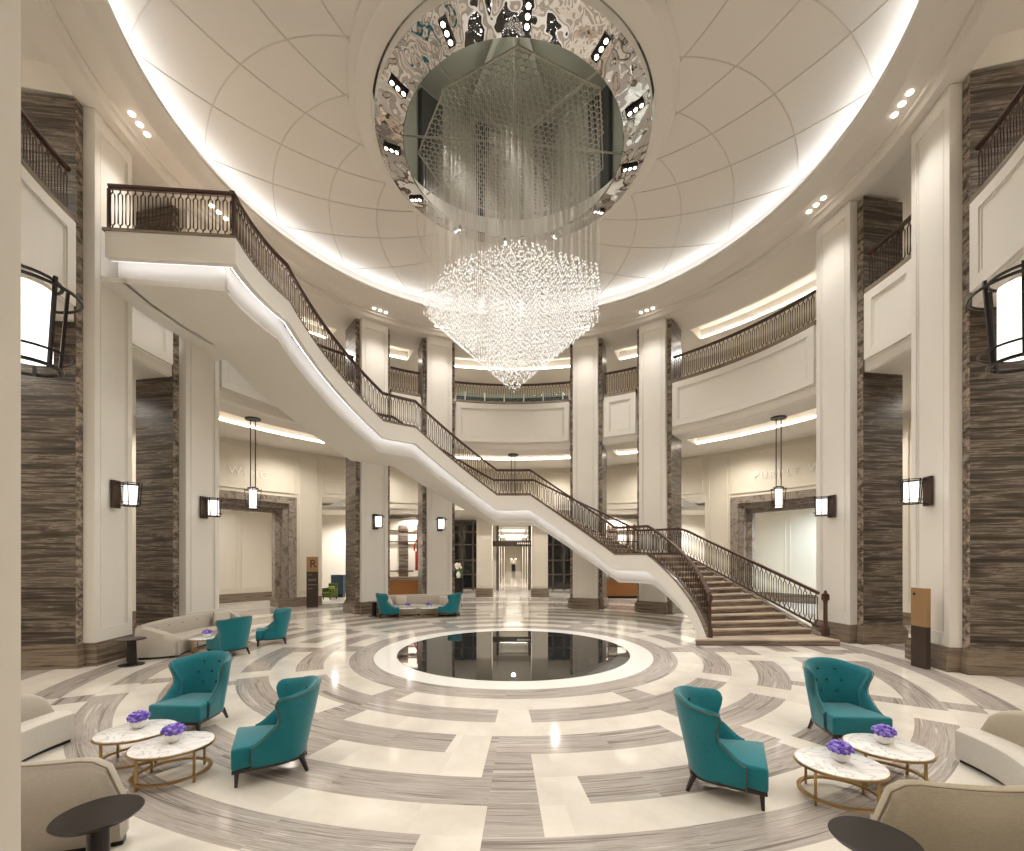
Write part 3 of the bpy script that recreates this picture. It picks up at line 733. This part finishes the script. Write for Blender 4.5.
for i, s in enumerate((-1, 1)):
    w = thing('glazed_screen', 'dark framed tall window wall %s of the long corridor' % ('left' if s < 0 else 'right'), 'window', (s*3.2, ZF, 0), 0, 'foyer windows')
    g = MB(); g.box(-1.52, 1.5, .1, .13, .1, 4.9); obj('pane', g, 'glassdark', w)
    f = MB()
    for x in (-1.5, -.42, .35, 1.42): f.box(x-.07, x+.07, 0, .16, 0, 4.95)
    for z in (.12, 1.1, 2.1, 3.2, 4.1, 4.88): f.box(-1.5, 1.5, .03, .14, z-.05, z+.05)
    obj('mullions', f, 'dark_frame', w)
    # furniture glow beyond: a lit shelf line
# corridor
co = MB(); co.box(-1.45, -1.25, ZF+.5, 76, 0, 4.6); co.box(1.25, 1.45, ZF+.5, 76, 0, 4.6); co.box(-1.45, 1.45, 76, 76.2, 0, 4.6); struct('wall_corridor', co, 'cream_wall')
cc = MB(); cc.box(-1.45, 1.45, ZF+.5, 76, 4.5, 4.7); struct('ceiling_corridor', cc, 'ceil')
for z in (34, 42, 52, 66):
    for s in (-1, 1):
        t = thing('corridor_door', 'dark glazed leaf on the corridor side wall', 'door', (s*1.2, z, 0), 0, 'corridor door leaves')
        a = MB(); a.box(-.04, .04, -.9, .9, 0, 4.2); obj('leaf', a, 'dark_frame', t); a = MB(); a.box(-.05-.0, .05, -.7, .7, .2, 3.9); obj('pane', a, 'glassdark', t)
    t = tag(obj('ceiling_lamp', MB().box(-.9, .9, z+2, z+2.6, 4.40, 4.49), 'glow'), 'bright flat lamp on the corridor ceiling', 'ceiling lamp', 'corridor ceiling lamps')
for s in (-1, 1):
    t = thing('door_leaf', 'dark bronze open door leaf on the %s of the corridor mouth' % ('left' if s < 0 else 'right'), 'door', (s*1.13, ZF+.1, 0))
    a = MB(); a.box(-.09, .09, -.1, .9, 0, 4.6); obj('leaf', a, 'dark_frame', t); a = MB(); a.box(-.1, .1, .1, .7, .2, 4.4); obj('pane', a, 'glassdark', t)
t = thing('hanging_sign', 'dark horizontal hanging sign bar with white lettering across the corridor mouth', 'sign', (0, 30.2, 3.05))
a = MB(); a.box(-1.4, 1.35, -.05, .05, 0, .36); obj('board', a, 'sign_dark', t)
for k in range(7): obj('glyph', MB().box(.25+k*.13, .33+k*.13, -.06, -.05, .14, .26), 'white_ink', t)
for s in (-1, 1): obj('rod', MB().tube([(s*1.1, 0, .36), (s*1.1, 0, 1.95)], .015, 5), 'black_metal', t)
t = thing('corridor_lamp_bar', 'long white glowing light bar hung in the corridor mouth', 'lamp', (0, 32.5, 3.75)); obj('tube', MB().box(-.95, .95, -.06, .06, 0, .14), 'glow', t)
for s in (-1, 1): obj('rod', MB().tube([(s*.9, 0, .14), (s*.9, 0, .76)], .012, 5), 'black_metal', t)
t = thing('flower_stand', 'small dark plinth with a pale bouquet at the far end of the corridor', 'plant', (0, 70, 0))
obj('plinth', MB().box(-.3, .3, -.3, .3, 0, 1.1), 'espresso', t); b_ = MB()
for k in range(12): b_.sphere((random.uniform(-.35, .35), random.uniform(-.3, .3), 1.4+random.uniform(-.2, .5)), .22, .22, .2, 7)
obj('bouquet', b_, 'flower', t)
t = thing('flower_stand', 'dark cube stand with a white bouquet left of the left glazed screen', 'plant', (-3.52, 28.6, 0))
obj('plinth', MB().box(-.28, .28, -.28, .28, 0, 1.0), 'espresso', t); b_ = MB(); l_ = MB()
for k in range(12): b_.sphere((random.uniform(-.2, .2), random.uniform(-.2, .2), 1.75+random.uniform(-.15, .2)), .12, .12, .1, 7)
for k in range(10): l_.sphere((random.uniform(-.22, .22), random.uniform(-.2, .2), 1.5+random.uniform(-.15, .1)), .1, .1, .12, 6)
obj('bouquet', b_, 'flower', t); obj('foliage', l_, 'leaf', t); obj('vase', MB().lathe([(0, 1.0), (.09, 1.0), (.14, 1.2), (.08, 1.42), (0, 1.42)], 14), 'bowl', t, 40)

# reception desks in the two bays beside the centre
for s, side in ((-1, 'left'), (1, 'right')):
    t = thing('reception_desk', 'honey wood reception desk with stone top in the %s bay behind the columns' % side, 'desk', (s*6.2, 25.4, 0), 0, 'reception desks')
    obj('front_panel', MB().box(-1.5, 1.5, 0, .7, .14, 1.02), 'wood', t); obj('stone_top', MB().box(-1.56, 1.56, -.06, .76, 1.02, 1.22), 'base_marble', t); obj('plinth', MB().box(-1.46, 1.46, .05, .65, 0, .14), 'espresso', t)
    t = thing('reception_screen', 'pale panelled reception back wall with brown bars behind the %s desk' % side, 'screen', (s*6.6, 28.2, 0), 0)
    obj('panel', MB().box(-1.9, 1.9, .1, .2, 0, 4.75), 'cream_wall', t); obj('stone_panel', MB().box(-.62, -.05, .02, .1, .3, 4.35), 'dark_marble', t)
    for z in (1.45, 3.3, 4.0): obj('bar', MB().box(-1.9, 1.9, -.03, .04, z-.04, z+.04), 'rail_wood', t)
    for x in (.55, 1.0): obj('upright', MB().box(x-.04, x+.04, -.02, .06, .3, 4.4), 'rail_wood', t)
    obj('top_rail', MB().box(-1.9, 1.9, -.1, .2, 4.75, 4.88), 'dark_frame', t)
t = thing('red_sculpture', 'slender red lacquer arch sculpture on the left reception back wall', 'sculpture', (-6.02, 28.0, 1.5))
obj('slab', MB().box(-.11, .14, -.06, .06, 0, 1.2), 'red', t)
obj('hook', MB().tube([(-.18, 0, 1.2), (-.17, 0, 1.55), (-.08, 0, 1.85), (.08, 0, 2.05), (.15, 0, 2.1)], .05, 6, r2=.025), 'red', t, 40)
obj('pedestal', MB().box(-.2, .24, -.14, .14, -1.5, .0), 'white_stone', t)

# green armchair and blue cabinet seen through the left opening
t = thing('green_armchair', 'small green armchair with lime cushion seen through the left side opening', 'armchair', (-10.2, 24.9, 0), rad(-20)); t.scale = (.8, .8, .92)
a = MB(); a.rbox(-.38, .38, -.38, .38, .12, .45, .05); obj('seat', a, 'green', t, 50); a = MB(); a.rbox(-.38, .38, .24, .38, .45, .95, .05); obj('backrest', a, 'green', t, 50)
for s in (-1, 1): a = MB(); a.rbox(s*.33-.07, s*.33+.07, -.36, .3, .45, .68, .04); obj('armrest', a, 'green', t, 50)
a = MB(); a.rbox(-.25, .25, .1, .24, .46, .78, .05); obj('cushion', a, 'lime', t, 50)
for x in (-.3, .3):
    for y in (-.3, .3): obj('leg', MB().box(x-.025, x+.025, y-.025, y+.025, 0, .13), 'leg_wood', t)
t = thing('blue_cabinet', 'slate blue panel cabinet behind the green armchair', 'cabinet', (-10.3, 26.2, 0))
a = MB(); a.box(-.3, .42, -.2, .2, .2, 1.3); obj('body', a, 'blue', t); obj('base', MB().box(-.26, .38, -.18, .18, 0, .2), 'espresso', t)
t = thing('table_lamp', 'small pale table lamp beside the green armchair', 'lamp', (-10.95, 25.3, 0)); obj('stand', MB().tube([(0, 0, 0), (0, 0, 1.25)], .03, 6), 'brass', t); obj('lamp_shade', MB().lathe([(.2, 1.2), (.13, 1.5)], 14), 'bowl', t, 40)
sw = MB()
for s in (-1, 1): sw.box(min(s*7.6, s*15), max(s*7.6, s*15), 28.4, 28.7, 0, 5.4)
struct('wall_side_passage', sw, 'cream_wall')

# ------------------------------------------------------------------ directory signs
def sign(loc, rz, lab, w, h, split, R):
    t = thing('directory_sign', lab, 'sign', loc, rz, None)
    obj('lower_panel', MB().box(-w/2, w/2, -.05, .05, 0, split), 'sign_dark', t); obj('upper_panel', MB().box(-w/2, w/2, -.05, .05, split, h), 'sign_bronze', t)
    if R:
        cu = bpy.data.curves.new('letter', 'FONT'); cu.body = 'R'; cu.size = .5; cu.extrude = .006; cu.align_x = 'CENTER'
        tmp = bpy.data.objects.new('letter', cu); COL.objects.link(tmp); me = bpy.data.meshes.new_from_object(tmp); bpy.data.objects.remove(tmp)
        me.materials.clear(); me.materials.append(M['ink']); o = bpy.data.objects.new('letter', me); COL.objects.link(o); o.parent = t; o.location = (.03, -.052, split+.2); o.rotation_euler = (pi/2, 0, 0)
        for z, a, b in ((split-.16, -.18, -.02), (split-.36, -.18, .2), (split-.42, -.18, .16), (split-.62, -.18, .2), (split-.8, -.18, .02)):
            obj('text_line', MB().box(a, b, -.054, -.05, z, z+.022), 'text_grey', t)
    else: obj('badge', MB().lathe([(0, 0), (.03, 0), (.03, .006), (0, .006)], 10, (0, 0, 0)), 'ink', t).matrix_local = Matrix.Translation((-w/2+.09, -.056, h-.13)) @ Matrix.Rotation(pi/2, 4, 'X')
    return t
sign((-9.38, 20.9, 0), rad(20), 'bronze topped directory sign marked R left of the side opening', .5, 2.36, 1.67, True)
sign((8.76, 9.64, 0), rad(-90), 'tall bronze and dark directory sign standing before the big right column', .36, 1.71, .89, False)

# ------------------------------------------------------------------ wing chairs (front = +x)
def chair_parts(t):
    n = 72; rings = []; trim_o = []; trim_i = []
    # plan U: arms along the sides and round the back
    def plan(u):
        a = u*pi*.5*1.24
        if abs(u) <= .55:
            q = u/.55*pi/2; x = -.36+.30*(1-cos(q))**1.0*1.0; y = .40*sin(q); nx, ny = -cos(q), sin(q)
        else:
            s = (abs(u)-.55)/.45; x = -.06+.32*s; y = (.40+.03*s)*(1 if u > 0 else -1); nx, ny = 0, (1 if u > 0 else -1)
        return Vector((x, y, 0)), Vector((nx, ny, 0))
    def top(u):
        a = abs(u)
        if a < .30: return 1.07-.05*(a/.30)**2
        if a < .54: return 1.02-.03*((a-.30)/.24)
        if a < .66: q = (a-.54)/.12; return .99-(.99-.66)*(q**1.3*(1-.25*(1-q)))
        q = (a-.66)/.34; return .66-.20*(1-(1-q)**1.5)
    def lean(u): return .13*max(0, cos(min(1, abs(u)/.62)*pi/2))+.03
    for i in range(n+1):
        u = -1+2*i/n; p, q = plan(u); h = top(u); z0 = .20; L = lean(u); th = .085 if abs(u) < .5 else .07
        wing = .045*math.exp(-((abs(u)-.5)/.10)**2)
        pt = lambda d, z: p+q*(d+L*max(0, (z-.3))/.76+wing*max(0, (z-.6))/.4)+Vector((0, 0, z))
        ws = math.exp(-((abs(u)-.57)/.11)**2); pt0 = pt
        pt = lambda d, z: pt0(d, z)+Vector((.055*ws*(sin((z-.55)/.5*2*pi-pi) if .55 < z < 1.05 else 0), 0, 0))+q*(.03*ws*max(0, (z-.7)/.3))
        ring = [pt(-.02, z0), pt(0, z0+(h-z0)*.3), pt(0.005, z0+(h-z0)*.6), pt(0, z0+(h-z0)*.9), pt(-.012, h-.012), pt(-th*.5, h+.008), pt(-th+.012, h-.012), pt(-th, z0+(h-z0)*.9), pt(-th-.025, z0+(h-z0)*.6), pt(-th-.01, z0+(h-z0)*.3), pt(-th, z0)]
        rings.append(ring); trim_o.append(pt(.004, h-.02))
    b = MB(); b.loft(rings); obj('backrest', b, 'teal', t, 50)
    ft = [rings[0][k] for k in (0, 1, 2)]; tr_ = MB(); tr_.tube([rings[0][1]*1+Vector((.004, 0, -.1))]+trim_o+[rings[-1][1]+Vector((.004, 0, -.1))], .0055, 5); obj('nailhead_trim', tr_, 'studs', t, 50)
    sfun = lambda p: Vector((p.x, p.y*(1-max(0, -p.x)*1.2), p.z+(.015*(1-(p.y/.36)**2) if p.z > .35 else 0)-(.03*(.4-p.x) if p.z > .35 else 0)))
    s = MB(); s.rbox(-.26, .47, -.43, .43, .205, .465, .035, 3, fn=sfun); obj('seat', s, 'teal', t, 50)
    f = MB(); f.prism([(.46, -.42), (.46, .42), (-.02, .385), (-.2, .33), (-.31, .22), (-.35, 0), (-.31, -.22), (-.2, -.33), (-.02, -.385)], .17, .21); obj('base_rail', f, 'leg_wood', t)
    for x, y, dx_ in ((.41, .37, .01), (.41, -.37, .01), (-.27, .26, -.07), (-.27, -.26, -.07)):
        l = MB(); l.tube([(x+dx_, y+(.03 if y > 0 else -.03)*(dx_ < 0), 0), (x, y, .18)], .022, 4, r2=.036); obj('leg', l, 'leg_wood', t)
    for y, z in ((-.14, .93), (.14, .93), (-.2, .77), (0, .77), (.2, .77), (-.12, .61), (.12, .61)):
        q = MB(); xx = -.36-.16*(z-.3)/.76+.105+.05*(y/.2)**2+.016; q.sphere((xx, y, z), .016, .021, .021, 8); obj('button', q, 'teal_dark', t, 60)
CH = [((2.15, 4.66), -26, 'teal wingback chair seen from behind, at right of centre, beside the two right coffee tables'),
      ((4.33, 5.92), -94, 'teal buttoned wingback chair facing the camera behind the two right coffee tables'),
      ((-2.68, 5.08), 207, 'teal wingback chair seen from its side, at left of centre, facing the left coffee tables'),
      ((-4.50, 6.36), -92, 'teal buttoned wingback chair facing the camera behind the two left coffee tables'),
      ((-6.82, 10.85), 157, 'teal wingback chair with its back turned, in front of the mid-left sofa'),
      ((-6.58, 12.3), 207, 'teal wingback chair in profile right of the mid-left sofa'),
      ((-4.9, 17.45), 18, 'teal wingback chair at the left end of the far sofa'),
      ((-2.5, 17.8), 172, 'teal wingback chair at the right end of the far sofa')]
c0 = thing('wingback_chair', CH[0][2], 'armchair', (*CH[0][0], 0), rad(CH[0][1]), 'teal wingback chairs'); chair_parts(c0); c0.scale = (.89, .82, .90)
for (x, y), a, lab in CH[1:]: dup(c0, (x, y, 0), rad(a), lab)

# ------------------------------------------------------------------ curved sofas: arc about a centre, seat facing the centre
def sofa(lab, cx, cy, R, a0, a1, H, mname, depth=.82, seatm='seat_white', taper=0, e0=.13, e1=.13, arms=False):
    am = rad((a0+a1)/2); t = thing('curved_sofa', lab, 'sofa', (cx+R*cos(am), cy+R*sin(am), 0), 0, 'curved sofas')
    pt = lambda r, a, z: Vector((cx+r*cos(rad(a)), cy+r*sin(rad(a)), z))
    n = 48; rings = []; seat = []; base = []; pip = []; half = rad(abs(a1-a0)/2); th = .16
    def front(a):
        q = min(1, abs(a-a0)/abs(a1-a0)/taper) if taper else 1
        return R-(th+.04+(depth-th-.04)*q*q*(3-2*q))
    for i in range(n+1):
        u = i/n; a = a0+(a1-a0)*u; ee = u/e0 if u < .5 else (1-u)/e1; k = 1 if ee >= 1 else sqrt(max(0, 1-(1-ee)**2))
        h = (H if arms else .42+(H-.42)*k)
        rings.append([pt(R-.03, a, .05), pt(R, a, .11), pt(R+.02, a, h*.6), pt(R, a, h-.05), pt(R-.04, a, h-.01), pt(R-th*.5, a, h+.01), pt(R-th+.03, a, h-.01), pt(R-th, a, h-.05), pt(R-th-.02, a, h*.6), pt(R-th-.0, a, .28), pt(R-th, a, .05)])
        pip.append(pt(R-.02, a, h)); fr = front(a)
        seat.append([pt(R-th+.01, a, .055), pt(R-th+.01, a, .38), pt((R-th+fr)/2, a, .405), pt(min(fr+.05, R-th), a, .395), pt(fr+.01, a, .37), pt(fr, a, .33), pt(fr+.005, a, .055)])
        base.append([pt(R-.06, a, 0), pt(R-.06, a, .06), pt(min(fr+.06, R-.1), a, .06), pt(min(fr+.06, R-.1), a, 0)])
    b = MB(); b.loft(rings); obj('backrest', b, mname, t, 45, world=True)
    b = MB(); b.loft(seat); obj('seat', b, seatm, t, 40, world=True)
    b = MB(); b.loft(base); obj('plinth', b, 'espresso', t, world=True)
    b = MB(); b.tube(pip, .007, 5); obj('piping', b, 'piping', t, 50, world=True)
    if arms:
        for a, sg in ((a0, 1 if a1 > a0 else -1), (a1, -1 if a1 > a0 else 1)):
            w = deg(.15/(R-.4)); rr = []; m = 14
            for i in range(m+1):
                q = i/m; r = R-.02-(depth-.0)*q; h = H-(H-.46)*(q**1.6); bul = deg(.07*sin(pi*min(1, q*1.1))/(R-.4))
                rr.append([pt(r, a-sg*bul, .055), pt(r, a-sg*bul*1.2, h*.6), pt(r, a-sg*bul, h-.05), pt(r, a+sg*w*.25, h), pt(r, a+sg*w*.8, h-.01), pt(r, a+sg*w, h-.06), pt(r, a+sg*w, .055)])
            b = MB(); b.loft(rr); obj('armrest', b, mname, t, 50, world=True)
    for k in range(5):
        a = a0+(a1-a0)*(.18+.16*k); q = MB(); q.sphere(pt(R-th-.015, a, H*.82), .016, .016, .016, 8); obj('button', q, 'piping', t, 60, world=True)
    return t
sofa('pale curved sofa cut by the left picture edge, its back to the camera', -4.09, 5.53, 2.05, 295, 171, .75, 'sofa', .46, taper=.5, e0=.06, e1=.17)
sofa('tan curved sofa in the lower right corner, its back to the camera', 3.55, 5.16, 2.05, 245, 362, .75, 'sofa_tan', .46, taper=.5, e0=.06, e1=.17)
sofa('light grey curved sofa standing before the left columns', -4.05, 12.0, 4.95, 200, 161, .78, 'sofa', seatm='sofa', arms=True)
sofa('light grey curved sofa far back between two columns', -3.75, 16.2, 2.75, 125, 55, .78, 'sofa', seatm='sofa', arms=True)
def pillow(lab, loc, rz, m='seat_white', w=.5):
    t = thing('pillow', lab, 'pillow', loc, rz); a = MB()
    f = lambda p: Vector((p.x*(1-.35*(p.z/w*2-1)**4*0), p.y*(1-.5*max(abs(p.x)/(w/2), abs(p.z-w*.4)/(w*.4))**3), p.z))
    a.rbox(-w/2, w/2, -.08, .08, 0, w*.8, .05, 3, fn=f); obj('cushion', a, m, t, 60)
    obj('piping', MB().tube([(-w/2, 0, .02), (w/2, 0, .02), (w/2, 0, w*.8-.02), (-w/2, 0, w*.8-.02)], .01, 5, True), 'piping', t)
pillow('pale square pillow at the far end of the mid-left sofa', (-8.5, 13.05, .40), rad(70))
pillow('patterned pillow at the left end of the far sofa', (-4.6, 18.35, .40), rad(25), 'pattern', .44)
pillow('beige pillow at the right end of the far sofa', (-2.85, 18.38, .40), rad(-25), 'pattern', .44)

# ------------------------------------------------------------------ coffee tables, bowls, side tables
def coffee_table_parts(t, H=.335, a=.44, b=.40):
    m = MB(); m.lathe([(0, H), (.97, H), (1, H-.004), (1, H-.016), (0, H-.016)], 48, ax=a-.006, ay=b-.006); obj('marble_top', m, 'marble', t, 40)
    m = MB(); el = lambda s, z: [(a*s*cos(2*pi*i/48), b*s*sin(2*pi*i/48), z) for i in range(48)]
    m.tube(el(1, H-.02), .013, 4, True); obj('rim', m, 'brass', t, 50)
    for q in range(4):
        an = pi/4+q*pi/2; obj('leg', MB().box(a*.9*cos(an)-.013, a*.9*cos(an)+.013, b*.9*sin(an)-.013, b*.9*sin(an)+.013, 0, H-.02), 'brass', t)
    m = MB(); ou, inn = el(.94, .05), el(.84, .05)
    m.loft([[Vector(ou[i % 48]), Vector(inn[i % 48]), Vector(inn[i % 48])+Vector((0, 0, .02)), Vector(ou[i % 48])+Vector((0, 0, .02))] for i in range(49)], cap=False); obj('lower_ring', m, 'brass', t, 50)
CT = [((-3.7, 4.86), 'white marble coffee table with brass frame, nearer of the left pair'), ((-4.41, 5.24), 'white marble coffee table with brass frame, farther of the left pair'),
      ((3.22, 4.42), 'white marble coffee table with brass frame, nearer of the right pair'), ((4.0, 4.8), 'white marble coffee table with brass frame, farther of the right pair'),
      ((-7.66, 11.2), 'white marble coffee table before the mid-left sofa'), ((-7.45, 12.0), 'white marble coffee table half hidden by the back-turned teal chair'),
      ((-4.15, 17.6), 'white marble coffee table at the far sofa, left one'), ((-3.35, 17.7), 'white marble coffee table at the far sofa, right one')]
k0 = thing('coffee_table', CT[0][1], 'coffee table', (*CT[0][0], 0), .4, 'marble coffee tables'); coffee_table_parts(k0); k0.scale = (.88, .88, 1.1)
for (x, y), lab in CT[1:]: dup(k0, (x, y, 0), .4 if x < 0 else -.4, lab)
def bowl_parts(t):
    m = MB(); m.lathe([(0, 0), (.045, 0), (.078, .035), (.088, .075), (.08, .105), (.073, .1), (.078, .07), (0, .03)], 24); obj('bowl', m, 'bowl', t, 50)
    m = MB(); rnd = random.Random(3)
    for k in range(70):
        u = rnd.random(); an = rnd.random()*2*pi; ph = math.acos(1-u*1.1) if 1-u*1.1 > -1 else 1.5
        r = .098; c = (r*sin(ph)*cos(an), r*sin(ph)*sin(an), .115+r*.75*cos(ph)); m.sphere(c, .022, .022, .018, 6, mi=k % 2)
    m.sphere((0, 0, .115), .09, .09, .075, 10, 1); obj('hydrangea', m, ['petal', 'petal2'], t, 60)
HB = .3695
BW = [((-3.72, 4.90), 'nearer left'), ((-4.43, 5.30), 'farther left'), ((3.24, 4.44), 'nearer right'), ((4.02, 4.86), 'farther right'), ((-7.66, 11.2), 'mid-left'), ((-4.15, 17.6), 'far left'), ((-3.35, 17.7), 'far right')]
b0 = thing('flower_bowl', 'purple hydrangeas in a white bowl on the nearer left coffee table', 'flowers', (*BW[0][0], HB), 0, 'hydrangea bowls'); bowl_parts(b0)
for (x, y), wh in BW[1:]: dup(b0, (x, y, HB), x, 'purple hydrangeas in a white bowl on the %s coffee table' % wh)
def side_table(lab, loc, H, rt, rb):
    t = thing('side_table', lab, 'side table', (*loc, 0), 0, 'dark side tables')
    m = MB(); m.lathe([(0, H), (rt-.006, H), (rt, H-.006), (rt-.01, H-.022), (0, H-.026)], 56); obj('table_top', m, 'espresso', t, 40)
    m = MB(); m.lathe([(rb*.22+.03, H-.024), (rb*.3+.02, H*.4), (rb*.42, .03)], 24); obj('stem', m, 'espresso', t, 50)
    m = MB(); m.lathe([(0, .03), (rb*.5, .03), (rb, .018), (rb, 0), (0, 0)], 48); obj('foot', m, 'espresso', t, 40)
side_table('low round black pedestal table in the lower left corner by the sofa back', (-3.04, 3.28), .52, .265, .155)
side_table('low round black pedestal table at the bottom right by the sofa back', (2.36, 2.93), .56, .25, .15)
side_table('small black pedestal table at the near end of the mid-left sofa', (-8.42, 9.88), .58, .26, .23)
side_table('small black pedestal table at the left end of the far sofa', (-5.55, 17.85), .58, .27, .23)

# ------------------------------------------------------------------ lights
def spot(name, loc, target, power, size, blend=.6, col=(1, .965, .915), radius=.12):
    l = bpy.data.lights.new(name, 'SPOT'); l.energy = power; l.spot_size = rad(size); l.spot_blend = blend; l.color = col; l.shadow_soft_size = radius
    o = bpy.data.objects.new(name, l); COL.objects.link(o); o.location = loc
    o.rotation_euler = (Vector(target)-Vector(loc)).to_track_quat('-Z', 'Y').to_euler(); return o
for th in (99.9, 81.1, 38.5, 20.3, -20.9, -38.5, -79.3, -96.8, 143, -143):
    spot('downlight_beam', P(8.77, th, 12.40), P(3.0, th, 0), 800, 112, .9)
for k in range(12):
    th = 175-30*k; spot('ring_beam', P(2.9, th, 12.42), P(.9, th, 6.5), 30, 70, col=(1, .98, .96)); spot('ring_beam', P(3.1, th, 12.42), P(6, th, 2), 125, 140, 1, col=(1, .97, .92))
for k in range(18):
    th = 10+20*k; spot('ambulatory_beam', P(12.9, th, 7.38), P(12.5, th, 0), 460, 160, 1, col=(1, .935, .83))
for k in range(12):
    th = 15+30*k; spot('gallery_beam', P(13.2, th, 12.2), P(12.8, th, 9.5), 230, 160, 1)
for x_, y_ in ((.2, D-1.2), (.1, D+1.0), (-1.6, D+.4), (1.7, D-.2)):
    l_ = bpy.data.lights.new('void_lamp', 'POINT'); l_.energy = 45; l_.shadow_soft_size = .06; l_.color = (1, .97, .9); o_ = bpy.data.objects.new('void_lamp', l_); COL.objects.link(o_); o_.location = (x_, y_, 15.2)
spot('passage_beam', P(16.6, -55, 5.38), P(16.6, -55, 0), 420, 160, 1); spot('passage_beam', P(16.6, 58, 5.38), P(16.6, 58, 0), 1500, 160, 1, col=(.74, .90, 1))
for x in (-10.6, 10.6): spot('side_passage_beam', (x, 26.6, 4.9), (x, 26.6, 0), 800, 160, 1, col=(1, .97, .94))
for x in (-6.4, 0, 6.4): spot('foyer_beam', (x, 27.6, 4.95), (x, 27.6, 0), 700, 160, 1)
for y in (35, 39, 46, 54, 62, 70): spot('corridor_beam', (0, y, 4.35), (0, y, 0), 500, 160, 1)
w = bpy.data.worlds.new('world'); S.world = w; w.use_nodes = True
w.node_tree.nodes['Background'].inputs[0].default_value = srgb('FFF1DC'); w.node_tree.nodes['Background'].inputs[1].default_value = .3
